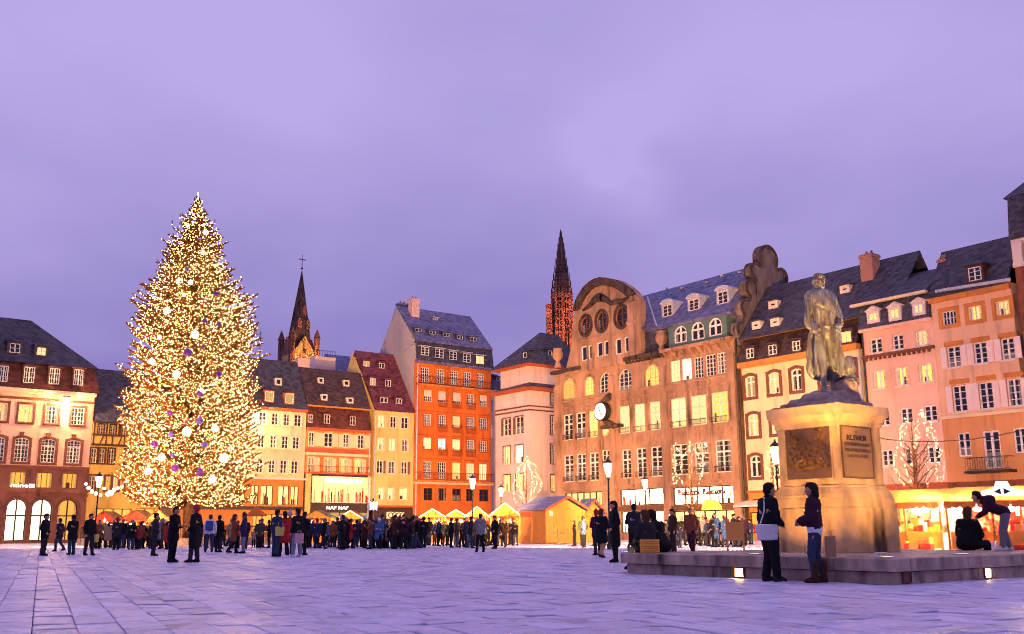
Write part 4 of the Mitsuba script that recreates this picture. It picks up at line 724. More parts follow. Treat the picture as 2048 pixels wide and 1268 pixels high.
for j, y in enumerate((640, 640, 612)):
    z = zpx(y, D1); r = rb * (za - z) / (za - zt); u = c + (-.7, .75, .3)[j] * r * .7
    F1.put(sub(k, 'lucarne'), MB().uz(Polygon([(u - .4, z - .9), (u + .4, z - .9), (u + .4, z + .3), (u, z + 1.1), (u - .4, z + .3)]), c - r * .98 - .25, c - r * .4), 'church_stone')
m = MB().tube((c, c, za - .3), (c, c, zpx(497, D1)), .07, .05, 5); zc = zpx(507, D1); m.box(c - .75, c + .75, c - .06, c + .06, zc - .08, zc + .08).ball((c, c, zpx(525, D1)), .22, 1); F1.put(sub(k, 'cross'), m, 'iron')
spot('church_floodlight', F1.P([W * .7, -9, zt - 6]), F1.P([W * .55, 0, zt + .5]), 1500, 30, 14, np.array([1, .42, .07])); FL0 = F1.P([W * .7, -9.3, zt - 6.2])
k2 = tag(key('antenna'), 'thin television antenna on the roof ridge right of the Christmas tree', 'antenna'); p = at_depth(519, 712, 113); m = MB().tube(p - [0, 0, 1], p + [0, 0, 3.0], .04, n=4)
for j in range(4): m.box(p[0] - .35 + .05 * j, p[0] + .35 - .05 * j, p[1] - .02, p[1] + .02, p[2] + 1.4 + .4 * j, p[2] + 1.44 + .4 * j)
put(sub(k2, 'mast'), m.mesh(), 'iron')

D2 = 330.0; c0 = at_depth(1128.5, 900, D2); F2 = Fac((c0[0], c0[1]), (0.8, 0.6)); k = tag(key('cathedral_spire'), 'tall openwork cathedral spire, purple above and floodlit red below, behind the gallery gable', 'cathedral')
sc = D2 / 1980.0; zz = lambda y: zpx(y, D2)
R0 = 21.5 * sc; m = MB().lathe([(0, 0), (R0 * .78, 0), (R0 * .78, zz(592)), (0, zz(592))], 8)
F2.put(sub(k, 'octagon'), m, 'church_stone')
pier = MB(); trac = MB()
for j in range(8):
    g = j * math.pi / 4 + .2; x, y = R0 * .93 * math.cos(g), R0 * .93 * math.sin(g); pier.lathe([(0, 20), (.55, 20), (.5, zz(590)), (.15, zz(578)), (0, zz(576))], 6, (x, y, 0))
    g2 = g + math.pi / 8; x, y = R0 * .86 * math.cos(g2), R0 * .86 * math.sin(g2); pier.lathe([(0, 20), (.22, 20), (.2, zz(588)), (0, zz(582))], 5, (x, y, 0))
for y in (597, 607, 622, 640, 655, 668): trac.lathe([(R0 * .8, zz(y) - .3), (R0 * 1.02, zz(y) - .25), (R0 * 1.02, zz(y) + .25), (R0 * .8, zz(y) + .3)], 8)
F2.put(sub(k, 'pier'), pier, 'church_stone'); F2.put(sub(k, 'gallery'), trac, 'church_stone')
steps = [(594, 21.5), (577, 19.5), (562, 16.8), (547, 14), (532, 11.2), (516, 8.4), (500, 6.6), (487, 4.2)]
for i, (y, hw) in enumerate(steps):
    m = MB(); y2 = steps[i + 1][0] if i < len(steps) - 1 else 476; r = hw * sc; m.lathe([(0, zz(y)), (r * .82, zz(y)), (r * .72, zz(y2)), (0, zz(y2))], 8); m.lathe([(r * .6, zz(y)), (r * 1.0, zz(y) + .1), (r * 1.0, zz(y) + .6), (r * .6, zz(y) + .7)], 8)
    for j in range(8):
        g = j * math.pi / 4 + .2; x, yv = r * .95 * math.cos(g), r * .95 * math.sin(g); m.lathe([(0, zz(y)), (.32 * (1 - i * .06), zz(y)), (.28 * (1 - i * .06), zz(y) + (zz(y2) - zz(y)) * .8), (0, zz(y2) + .4)], 5, (x, yv, 0))
    F2.put(sub(k, 'spire_stage'), m, 'cathedral_stone')
F2.put(sub(k, 'finial'), MB().lathe([(0, zz(478)), (.75, zz(478)), (.35, zz(470)), (.55, zz(469)), (.12, zz(460)), (0, zz(457))], 8), 'dark_stone')
u = F2.u(1098, zz(640)); m = MB().lathe([(0, 0), (1.05, 0), (1.05, zz(616)), (1.25, zz(615.8)), (1.25, zz(614)), (0, zz(614))], 6, (u, 0, 0))
for y in (625, 635, 645, 655, 665): m.lathe([(1.0, zz(y)), (1.2, zz(y)), (1.2, zz(y) + .5), (1.0, zz(y) + .5)], 6, (u, 0, 0))
F2.put(sub(k, 'stair_turret'), m, 'church_stone')
spot('cathedral_floodlight', F2.P([2, -30, zz(700)]), F2.P([0, 0, zz(648)]), 7000, 26, 14, np.array([1, .33, .10])); spot('cathedral_floodlight', F2.P([-30, -4, zz(700)]), F2.P([0, 0, zz(650)]), 4500, 26, 14, np.array([1, .33, .10]))

# ------------------------------------------------------------------ the Christmas tree
ORD = ['first', 'second', 'third', 'fourth', 'fifth', 'sixth', 'seventh', 'eighth', 'ninth', 'tenth', 'eleventh', 'twelfth'] + [f'{q}th' for q in range(13, 41)]; ORD[20] = '21st'; ORD[21] = '22nd'; ORD[22] = '23rd'; ORD[30] = '31st'; ORD[31] = '32nd'; ORD[32] = '33rd'
mat('bark', (0.10, 0.045, 0.025), 0.9)
def needles(p, n, uv):
    k_ = mikit.fbm(p.x * 1.3, p.y * 1.3, p.z * 1.3, 3); return mikit.mix([0.17, 0.06, 0.02], [0.28, 0.125, 0.04], k_)
scene['needles'] = {'type': 'twosided', 'b': {'type': 'diffuse', 'reflectance': mikit.proc(needles)}}
mat('bulb', (0.6, 0.5, 0.3), 0.4)
DT = 85.0; mpp = DT / 1980.0; base = feet(379, DT); top = at_depth(395, 395, DT); HT = top[2]
prof = [(395, 1), (412, 11), (430, 24), (470, 52), (520, 76), (560, 92), (600, 114), (650, 124), (700, 134), (760, 141), (820, 144), (880, 146), (940, 143), (985, 134), (1015, 122)]
zs = np.array([at_depth(379, y, DT)[2] for y, _ in prof])[::-1]; rs = np.array([w * mpp for _, w in prof])[::-1]
def Renv(z): return float(np.interp(z, zs, rs))
def axis(z): return base + (top - base) * [z / HT, z / HT, 0] + np.array([0, 0, z])
rt = np.random.default_rng(21)
bough, leafV, leafF, bulbs = MB(), [], [], []
def rhomb(p, d, L, w):
    s = np.cross(d, rt.normal(size=3)); s /= np.linalg.norm(s) + 1e-9; s2 = np.cross(d, s)
    for q in (s, s2):
        n = len(leafV); leafV.extend([p, p + d * L * .45 + q * w, p + d * L, p + d * L * .45 - q * w]); leafF.extend([[n, n + 1, n + 2], [n, n + 2, n + 3]])
NB = 1150; ga = 2.39996
for i in range(NB):
    t = (i + .5) / NB; z = zs[0] + 0.6 + (HT - zs[0] - .9) * (1 - (1 - t) ** 0.62); az = i * ga + rt.normal(0, .25); lump = float(meshkit.noise(np.array([2.1 * math.cos(az), 2.1 * math.sin(az), z * .62]), 7)); R = Renv(z) * (.74 + .36 * lump) * (rt.uniform(.78, 1.0) if rt.random() < .85 else rt.uniform(1.0, 1.07))
    o = np.array([math.cos(az), math.sin(az), 0]); zr = z / HT; rise = .38 * max(0, zr - .55) - .10 * (1 - zr); start = axis(z - rise * R * .8)
    npt = 7; q = np.linspace(0, 1, npt); sd = np.array([-o[1], o[0], 0]) * rt.normal(0, .06) * R
    pts = np.array([start + o * R * s + sd * s * s + np.array([0, 0, (rise * s - .16 * math.sin(s * 2.6) * (1 - zr) + .15 * s ** 4) * R]) for s in q])
    bough.path(pts, np.linspace(.035 + .012 * R, .012, npt), 4)
    nn = max(6, int(R * 5.8))
    for j in range(nn):
        s = .18 + .82 * (j + rt.random()) / nn; f = s * (npt - 1); a = int(min(f, npt - 2)); p = pts[a] + (pts[a + 1] - pts[a]) * (f - a); d = pts[a + 1] - pts[a]; d = d / (np.linalg.norm(d) + 1e-9)
        for sg in (-1, 1, 0):
            dd = d * rt.uniform(.5, 1.0) + sg * np.cross(d, [0, 0, 1]) * rt.uniform(.5, .9) + np.array([0, 0, rt.uniform(-.28, .22)]); dd /= np.linalg.norm(dd); L = rt.uniform(.30, .62) * (1.15 - .45 * s) * min(1, .5 + R / 4)
            rhomb(p, dd, L, .06); rhomb(p + dd * L * .4, (dd + rt.normal(0, .3, 3)) / 1.15, L * .6, .05)
        if s > .25 and rt.random() < .9: bulbs.extend([p + rt.normal(0, .11, 3) + [0, 0, .03] for _ in range(1 + (rt.random() < .8))])
    bulbs.append(pts[-1] + [0, 0, .04])
for i in range(160):
    z = HT - rt.uniform(0, 3.2); p = axis(z) + np.array([*(rt.normal(0, .45, 2) * Renv(z)), 0]); rhomb(p, np.array([0, 0, 1.0]), .5, .06); bulbs.append(p)
k = tag(key('christmas_tree'), 'giant Christmas tree covered in golden lights and globes', 'Christmas tree')
m = MB().path([axis(z) for z in np.linspace(0, HT - .3, 12)], np.linspace(.55, .04, 12), 10); put(sub(k, 'trunk'), m.mesh(), 'bark', 50)
kk = put(sub(k, 'bough'), bough.mesh(), 'bark'); labels[kk] = {'label': 'boughs inside the crown', 'kind': 'stuff'}
kk = put(sub(k, 'crown'), trimesh.Trimesh(np.array(leafV), np.array(leafF), process=False), 'needles'); labels[kk] = {'label': 'dense needled twigs', 'kind': 'stuff'}
oct_v = np.array([[1, 0, 0], [-1, 0, 0], [0, 1, 0], [0, -1, 0], [0, 0, 1], [0, 0, -1.0]]); oct_f = np.array([[0, 2, 4], [2, 1, 4], [1, 3, 4], [3, 0, 4], [2, 0, 5], [1, 2, 5], [3, 1, 5], [0, 3, 5]])
def lights(name, pts, r, col, weight, label, jitter=.3):
    pts = np.array(pts); rr = r * rt.uniform(1 - jitter, 1 + jitter, len(pts)); v = (pts[:, None] + oct_v[None] * rr[:, None, None]).reshape(-1, 3); f = (oct_f[None] + 6 * np.arange(len(pts))[:, None, None]).reshape(-1, 3)
    kq = put(key(name), trimesh.Trimesh(v, f, process=False), 'bulb'); glow(scene[kq], col, weight); tag(kq, label, 'string lights', kind='stuff'); return kq
lights('fairy_lights', bulbs, .038, (18, 10.6, 3.0), 70, 'thousands of tiny golden lights spread over the giant Christmas tree')
star = put(key('tree_star'), MB().lathe([(0, 0), (.12, .1), (.06, .8), (0, .95)], 8, tuple(axis(HT - .4))).mesh(), 'bulb'); glow(scene[star], (5, 4.2, 2.6), .5); tag(star, 'glowing tip ornament on top of the giant Christmas tree', 'tree topper')
mat('globe_purple', (0.11, 0.02, 0.28), 0.12, 0.8); mat('globe_blue', (0.10, 0.07, 0.40), 0.12, 0.8)
GL = [(358, 563, 13, 'w'), (381, 565, 11, 'w'), (334, 621, 14, 'w'), (390, 669, 17, 'w'), (319, 675, 10, 'w'), (303, 724, 15, 'w'), (353, 748, 15, 'w'), (374, 863, 18, 'w'), (448, 917, 18, 'w'), (323, 915, 15, 'w'), (296, 942, 14, 'w'), (425, 959, 15, 'p'), (403, 783, 12, 'w'), (430, 857, 14, 'w'), (412, 465, 12, 'w'), (406, 505, 10, 'w'), (375, 452, 9, 'w'), (368, 590, 8, 'w'),
      (376, 705, 20, 'v'), (400, 787, 16, 'v'), (399, 842, 17, 'b'), (309, 889, 18, 'v'), (350, 936, 18, 'v'), (400, 945, 18, 'v'), (408, 890, 15, 'b'), (342, 869, 13, 'b'), (340, 826, 13, 'v'), (438, 748, 14, 'v'), (303, 788, 12, 'b'), (432, 588, 13, 'v'), (410, 642, 11, 'v'), (323, 645, 11, 'b'), (437, 648, 10, 'v'), (374, 538, 11, 'b'), (345, 910, 11, 'b'), (406, 692, 9, 'v')]
RANK = {}
for i, (x, y, d, c_) in enumerate(sorted(GL, key=lambda g_: g_[1])):
    z = at_depth(x, y, DT)[2]; ax = axis(z); R = Renv(z); dx = (at_depth(x, y, DT)[0] - ax[0]); dep = DT - math.sqrt(max(R * R - dx * dx, .04)) * .98; p = at_depth(x, y, dep); r = d / 2 * mpp * (.92 if c_ in 'wp' else .8)
    kq = put(key('tree_globe'), MB().ball(p, r, 2).lathe([(0, r * .95), (r * .2, r * .95), (r * .18, r * 1.2), (0, r * 1.2)], 6, tuple(p)).mesh(), {'v': 'globe_purple', 'b': 'globe_blue'}.get(c_, 'plain_white'), True)
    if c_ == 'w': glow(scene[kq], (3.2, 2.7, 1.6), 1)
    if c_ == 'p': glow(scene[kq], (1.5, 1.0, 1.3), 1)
    nm = {'w': 'glowing white', 'v': 'shiny purple', 'b': 'shiny blue violet', 'p': 'glowing pinkish'}[c_]
    RANK[c_] = RANK.get(c_, -1) + 1; tag(kq, f'{nm} globe on the giant Christmas tree, {ORD[RANK[c_]]} from the top of its colour' if c_ != 'p' else 'glowing pinkish globe low on the giant Christmas tree', 'bauble', f'{nm} globes on the Christmas tree')
# low wall with railing round the tree
k = tag(key('tree_enclosure'), 'low stone wall with iron railing round the foot of the Christmas tree', 'wall'); ctr = base[:2]; wl, rl = MB(), MB(); NS = 16
for j in range(NS):
    g0, g1 = 2 * math.pi * j / NS, 2 * math.pi * (j + 1) / NS; P = lambda r, g: [ctr[0] + r * math.cos(g), ctr[1] + r * math.sin(g)]
    q = [P(8.2, g0 + .004), P(8.6, g0 + .004), P(8.6, g1 - .004), P(8.2, g1 - .004)]; kk = put(sub(k, 'coping_block'), MB().hexa([[*p, 0] for p in q] + [[*p, .55] for p in q]).mesh(), 'granite')
    a, b_ = np.array(P(8.4, g0)), np.array(P(8.4, g1)); rl.tube([*a, 1.45], [*b_, 1.45], .03, n=4)
    for t in np.linspace(0, 1, 12, endpoint=False): p = a + (b_ - a) * t; rl.tube([*p, .55], [*p, 1.45], .016, n=4)
put(sub(k, 'railing'), rl.mesh(), 'iron')

# ------------------------------------------------------------------ chalets and market stalls
def planks(u0, u1, v0, v1, z0, z1, F, k, bs, w=0.32, gable=None):
    n = max(1, round((u1 - u0) / w)); w = (u1 - u0) / n
    for i in range(n):
        a, c_ = u0 + i * w + .006, u0 + (i + 1) * w - .006; za, zc = (gable(a), gable(c_)) if gable else (z1, z1); jt = U(-.012, 0)
        F.put(sub(k, 'plank'), MB().hexa([[a, v0 + jt, z0], [c_, v0 + jt, z0], [c_, v1, z0], [a, v1, z0], [a, v0 + jt, za], [c_, v0 + jt, zc], [c_, v1, zc], [a, v1, za]]), bs)
def chalet(px0, pxc, px1, pyg, ye, xa, ya, label, side, front):
    g = ground_at(pxc, pyg); F = Fac((g[0], g[1]), (0.8, 0.6)); w = F.u(px1, 1.0); S = Fac((g[0], g[1]), (-0.6, 0.8)); d = abs(S.u(px0, 1.0)); ze = F.uz(pxc, ye)[1]; zr = F.uz(xa, ya, -.3)[1]; k = tag(key('market_chalet'), label, 'market stall')
    gab = lambda u: min(zr - .12 - abs(u - w / 2) * (zr - ze) / (w / 2), 99)
    F.put(sub(k, 'body'), MB().box(.03, w - .03, .03, d, 0.02, ze - .05), side); planks(0, w, -.03, .028, 0.05, ze, F, k, front, .34, gab)
    n = 9
    for i in range(n):
        a, c_ = d * i / n + .006, d * (i + 1) / n - .006; F.put(sub(k, 'plank'), MB().box(-.03, .028, a, c_, .05, ze), side)
    sl = (zr - ze) / (w / 2 + .0)
    for sg in (-1, 1):
        m = MB(); pts = [(w / 2, zr + .02), (w / 2 + sg * (w / 2 + .32), ze - .32 * sl + .02), (w / 2 + sg * (w / 2 + .32), ze - .32 * sl + .10), (w / 2, zr + .10)]
        m.uz(Polygon(pts).buffer(0), -.35, d + .3); F.put(sub(k, 'roof'), m, 'slate_blue')
        m = MB(); q = [(w / 2, zr + .11), (w / 2 + sg * (w / 2 + .34), ze - .34 * sl + .11), (w / 2 + sg * (w / 2 + .34), ze - .34 * sl - .08), (w / 2, zr - .08)]; m.uz(Polygon(q).buffer(0), -.41, -.352); F.put(sub(k, 'bargeboard'), m, 'trim_red')
    return F, k, w, d, ze
F, k, w, d, ze = chalet(1040, 1092, 1170, 1088, 1017, 1135, 994, 'large orange wooden market chalet with violet slate roof, closed end towards the square', 'wood_brown', 'wood_orange')
mm = MB().box(-.06, -.031, d * .5, d * .53, .1, 2.0).box(-.06, -.031, d * .97, d, .1, 2.0); F.put(sub(k, 'door_frame'), mm, 'wood_orange')
kq = F.put(sub(k, 'notice'), MB().box(.32, .66, -.07, -.032, 2.05, 2.4), 'trim_pale'); F.put(sub(k, 'red_sign'), MB().box(-.08, -.031, d * .55, d * .95, 2.0, 2.35), 'goods_red')
chalet(1152, 1168, 1204, 1085, 1022, 1180, 999, 'smaller chalet half hidden behind the large wooden chalet', 'wood_brown', 'wood_orange')
# things leaning at the chalet: a small rack and a round-topped board
p = ground_at(1115, 1089); k = tag(key('sign_rack'), 'small black metal rack with a crossbar in front of the chalet', 'rack'); m = MB().box(p[0] - .03, p[0] + .03, p[1] - .4, p[1] - .34, 0, 1.15).box(p[0] - .5, p[0] + .5, p[1] - .41, p[1] - .33, .72, .78).box(p[0] - .25, p[0] + .6, p[1] - .45, p[1] - .2, 0, .1); put(sub(k, 'stand'), m.mesh(), 'iron')
def stall(px, ya, hw, ye, dist, label, yaw=0.0, lit=True, front='awning_orange', roofb='tile_rust', glowk=1.0):
    p = feet(px, dist); d_ = np.array([math.cos(yaw), math.sin(yaw)]); F = Fac((p[0], p[1]), d_); k = tag(key('market_stall'), label, 'market stall'); h = hw * dist / 1980; ze, zr = zpx(ye, dist), zpx(ya, dist)
    F.put(sub(k, 'gable'), MB().uz(Polygon([(-h, ze - .12), (h, ze - .12), (h, ze), (0, zr), (-h, ze)]), -.02, .05), front)
    for sg in (-1, 1):
        q = [(0, zr + .01), (sg * (h + .15), ze - .1), (sg * (h + .15), ze - .02), (0, zr + .09)]; F.put(sub(k, 'roof'), MB().uz(Polygon(q).buffer(0), -.2, 2.2), roofb)
        if lit:
            q = [(0, zr - .06), (sg * (h + .15), ze - .17), (sg * (h + .15), ze - .06), (0, zr + .05)]; g = F.put(sub(k, 'light_strip'), MB().uz(Polygon(q).buffer(0), -.27, -.21), 'bulb'); glow(scene[g], (3.4, 2.3, .9), .6)
        F.put(sub(k, 'post'), MB().box(sg * h - .06, sg * h + .06, -.02, .1, 0, ze - .121), 'wood_brown')
    F.put(sub(k, 'counter'), MB().box(-h + .061, h - .061, -.02, .5, 0, .95), 'wood_brown'); F.put(sub(k, 'back_wall'), MB().box(-h, h, 1.9, 2.0, 0, ze - .12).box(-h, -h + .04, .11, 1.89, 0, ze - .12).box(h - .04, h, .11, 1.89, 0, ze - .12), 'wood_orange')
    g = F.put(sub(k, 'lamp'), MB().ball((-h * .4, .5, ze - .45), .13, 2).ball((h * .45, .5, ze - .45), .13, 2), 'bulb'); glow(scene[g], (40 * glowk, 28 * glowk, 12 * glowk), 2)
    for j in range(9):
        u = U(-h + .15, h - .25); z = .955; s = U(.1, .28); F.put(sub(k, 'goods'), (MB().box(u, u + s, .1, .1 + s, z, z + s * 1.3) if j % 2 else MB().ball((u, .3, z + s * .6), s * .6, 1)), ('goods_red', 'goods_gold', 'goods_dark', 'trim_pale')[int(rng.integers(4))])
    for j in range(6): u = -h + .2 + (2 * h - .4) * j / 5; F.put(sub(k, 'hanging_ornament'), MB().box(u - .02, u + .02, -.05, -.03, ze - .40, ze - .13).ball((u, -.04, ze - .45), .08, 1), ('goods_red', 'goods_gold')[j % 2])
    return F, k
stall(865, 1017, 23, 1031, 88, 'leftmost of the gabled stalls with lit eaves below the orange block'); stall(912, 1019, 20, 1031, 90, 'second gabled stall with lit eaves from the left below the orange block'); stall(954, 1013, 21, 1031, 90, 'gabled stall with lit eaves just right of the tall lamp post'); stall(1010, 1006, 28, 1029, 82, 'largest gabled stall with lit eaves, next to the big chalet', glowk=1.6)
stall(700, 1020, 22, 1033, 90, 'small red gabled stall with lit eaves below the yellow house'); stall(633, 1019, 26, 1031, 88, 'dark roofed stall below the brown mansard house', lit=False, front='wood_brown', roofb='slate_dark', glowk=.6)
stall(205, 1020, 26, 1036, 80, 'red stall below the half-timbered house, left of the tree', lit=False, front='goods_red'); stall(268, 1018, 28, 1034, 78, 'stall with red goods at the left foot of the Christmas tree', lit=False, front='goods_red', glowk=1.3); stall(315, 1016, 20, 1032, 76, 'narrow stall half hidden at the left foot of the Christmas tree', lit=False, front='awning_cream', glowk=1.5)
# parasol
p = feet(511, 74); k = tag(key('parasol'), 'orange parasol over a stall right of the Christmas tree', 'parasol'); za, ze_ = zpx(1009, 74), zpx(1028, 74); put(sub(k, 'canopy'), MB().lathe([(0, za - .03), (.75, ze_), (.78, ze_ - .06), (.8, ze_), (0, za + .02)], 8, (p[0], p[1], 0)).mesh(), 'awning_orange'); put(sub(k, 'pole'), MB().tube(p, p + [0, 0, za], .03).mesh(), 'iron')
# blue sign beside the yellow house
FS = Fac(FB.P([FB.uz(746, 1010)[0], 0, 0])[:2], (0.8, 0.6), 1.5); u, z = FS.uz(747, 1012); k = tag(key('blue_light_sign'), 'blue and white illuminated sign at the left edge of the yellow house', 'sign')
FS.put(sub(k, 'post'), MB().box(u - .08, u + .08, 0.02, .12, 0, z + .9), 'iron')
for i in range(5): g = FS.put(sub(k, 'tube'), MB().box(u - .5 + .22 * i, u - .4 + .22 * i, -.06, .015, z - .5 + .1 * (i % 2), z + .55 - .1 * (i % 2)), 'plain_white'); glow(scene[g], (.6, .8, 2.4) if i % 2 == 0 else (2, 2.1, 2.6), .2)

# the two bright canopied stalls on the right
def canopy_stall(px0, px1, yc, dist, label, back, seed, lamps):
    a, b_ = feet(px0, dist + 1.0), feet(px1, dist - 1.0); L = np.linalg.norm(b_ - a); d_ = (b_ - a)[:2] / L; F = Fac((a[0], a[1]), d_); k = tag(key('canopy_stall'), label, 'market stall'); zc = zpx(yc, dist); q = np.random.default_rng(seed)
    F.put(sub(k, 'canopy'), MB().vz([(-1.5, zc - .28), (-1.5, zc - .22), (.6, zc + .38), (3.1, zc + .05), (3.1, zc), (.6, zc + .32)][::-1], 0, L), 'awning_cream')
    val = MB()
    for i in range(int(L / .3)): val.uz(Polygon([(i * .3, zc - .46), (i * .3 + .15, zc - .52), (i * .3 + .29, zc - .46), (i * .3 + .29, zc - .24), (i * .3, zc - .24)]), -1.52, -1.5)
    F.put(sub(k, 'valance'), val, 'awning_orange')
    for u in (.06, L / 2, L - .06): F.put(sub(k, 'post'), MB().box(u - .04, u + .04, -1.4, -1.32, 0, zc - .3), 'wood_brown')
    F.put(sub(k, 'back_cloth'), MB().box(0, L, 3.0, 3.05, 0, zc), back); F.put(sub(k, 'table'), MB().box(.1, L - .1, -1.25, -.2, .78, .84), 'wood_orange'); F.put(sub(k, 'table_cloth'), MB().box(.1, L - .1, -1.27, -1.251, .15, .84), 'goods_gold')
    for i in range(34):
        u, s, v = q.uniform(.2, L - .4), q.uniform(.12, .38), q.uniform(-1.2, -.5); b3 = ('goods_red', 'goods_gold', 'awning_cream', 'goods_dark', 'awning_orange', 'trim_pale')[int(q.integers(6))]
        F.put(sub(k, 'goods'), MB().box(u, u + s, v, v + s * .6, .842, .842 + s * q.uniform(.7, 1.5)) if i % 3 else MB().ball((u, v, .842 + s * .45), s * .45, 1), b3)
    for i in range(16):
        u, h = q.uniform(.2, L - .4), q.uniform(.25, .8); F.put(sub(k, 'hanging_goods'), MB().box(u, u + q.uniform(.1, .4), .4 + .1 * (i % 4), .44 + .1 * (i % 4), zc - .3 - h, zc - .3), ('goods_red', 'goods_gold', 'goods_dark', 'trim_pale', 'goods_red')[int(q.integers(5))])
    for i in range(14):
        u, s = q.uniform(.2, L - .5), q.uniform(.2, .45); F.put(sub(k, 'crate'), MB().box(u, u + s, -1.9 - .02 * i, -1.45 - .02 * i, 0, s * q.uniform(.7, 1.5)), ('goods_gold', 'wood_orange', 'goods_red', 'trim_pale')[int(q.integers(4))])
    for u, v, pw in lamps:
        g = F.put(sub(k, 'lamp'), MB().lathe([(0, zc - .62), (.14, zc - .6), (.17, zc - .5), (.06, zc - .36), (0, zc - .35)], 12, (u * L, v, 0)), 'bulb', 40); glow(scene[g], (34 * pw, 25 * pw, 13 * pw), 4)
    return F, k, L, zc
canopy_stall(1766, 1908, 1000, 44, 'bright canopied stall with white back cloth just right of the pedestal', 'plain_white', 3, [(.12, -1.0, 30), (.42, .6, 30), (.7, -.6, 30), (.93, -.9, 18)])
F, k, L, zc = canopy_stall(1910, 2100, 996, 40, 'bright canopied stall with red cloth at the right edge', 'goods_red', 8, [(.1, -.9, 14), (.34, -1.1, 24), (.62, .2, 20), (.85, -.6, 24)])
u = F.u(2003, zc + .9, -1.0); q = key('stall_sign'); tag(q, 'white arched illuminated sign on top of the right canopied stall', 'sign')
g = F.put(sub(q, 'panel'), MB().uz(Polygon([(u - .8, zc - .05), (u + .8, zc - .05), (u + .72, zc + .16), (u + .3, zc + .22), (u + .2, zc + .5), (u - .2, zc + .5), (u - .3, zc + .22), (u - .72, zc + .16)]), -1.3, -1.2), 'plain_white'); glow(scene[g], (1.7, 1.75, 1.5), .4)
F.put(sub(q, 'arrow'), MB().uz(Polygon([(u - .3, zc + .1), (u - .05, zc), (u - .05, zc + .24)]), -1.33, -1.301).uz(Polygon([(u + .3, zc + .1), (u + .05, zc), (u + .05, zc + .24)]), -1.33, -1.301), 'iron')

# ------------------------------------------------------------------ the monument: platform, pedestal, bronze statue
KC = ground_at(1791, 1171); FM = Fac((KC[0], KC[1]), (0.8, 0.6)); HP, PW, PD = 0.45, 7.6, 6.9
k = tag(key('monument_platform'), 'two-stepped granite platform under the statue', 'platform'); PLAT = k
FM.put(sub(k, 'core'), MB().box(.5, PW - .5, .5, PD - .5, 0, HP - .012), 'granite')
rp = np.random.default_rng(31)
def blocks(axis_, fixed, lo, hi, z0, z1, inset, depth, name):
    t = lo
    while t < hi - .05:
        L = min(rp.uniform(.85, 1.3), hi - t); L = hi - t if hi - t - L < .5 else L; a, c_ = t + .004, t + L - .004; j = rp.uniform(-.006, .006); ch = .018
        if axis_ == 'u': x0, x1, y0, y1 = a, c_, fixed + inset + j, fixed + inset + depth
        else: x0, x1, y0, y1 = fixed + inset + j, fixed + inset + depth, a, c_
        m = MB().hexa([[x0, y0, z0], [x1, y0, z0], [x1, y1, z0], [x0, y1, z0], [x0, y0, z1 - ch], [x1, y0, z1 - ch], [x1, y1, z1 - ch], [x0, y1, z1 - ch]])
        m.hexa([[x0, y0, z1 - ch], [x1, y0, z1 - ch], [x1, y1, z1 - ch], [x0, y1, z1 - ch], [x0 + ch, y0 + ch, z1], [x1 - ch, y0 + ch, z1], [x1 - ch, y1, z1], [x0 + ch, y1, z1]])
        FM.put(sub(k, name), m, 'granite'); t += L
for z0, z1, ins, nm in ((0.0, .222, .10, 'riser_block'), (.226, HP, 0.0, 'step_block')):
    d = .52 - ins
    blocks('u', 0, ins + d + .004, PW - ins, z0, z1, ins, d, nm); blocks('v', 0, ins, PD - ins, z0, z1, ins, d, nm); blocks('u', PD - .52, ins, PW - ins, z0, z1, 0, d, nm); blocks('v', PW - .52, .53, PD - .53, z0, z1, 0, d, nm)
for i in range(6):
    for j in range(6):
        s = (PW - 1.06) / 6, (PD - 1.06) / 6; FM.put(sub(k, 'top_slab'), MB().box(.53 + i * s[0] + .004, .53 + (i + 1) * s[0] - .004, .53 + j * s[1] + .004, .53 + (j + 1) * s[1] - .004, HP - .011, HP + rp.uniform(-.003, .003)), 'granite')
# light boxes let into the lower step
FV = Fac(FM.P([0, 0, 0])[:2], (0.6, -0.8))                          # the left-hand side seen from outside: its u runs towards the corner
def step_light(F, px, py, on, label, face=-.10):
    u, z = F.uz(px, py, .1); q = key('step_light'); tag(q, label, 'step light')
    F.put(sub(q, 'frame'), MB().uz(sbox(u - .13, .02, u + .13, .21).difference(sbox(u - .11, .035, u + .11, .195)), .06, .12), 'trim_brown'); g = F.put(sub(q, 'lens'), MB().box(u - .108, u + .108, .083, .095, .037, .193), 'plain_white' if on else 'shop_brown')
    if on: glow(scene[g], (26, 17, 5), 1)
step_light(FV, 1480, 1147, True, 'glowing square light in the left side of the platform step'); step_light(FM, 1973, 1143, True, 'glowing square light in the right side of the platform step'); step_light(FM, 1812, 1157, False, 'unlit square light box at the front corner of the platform step')
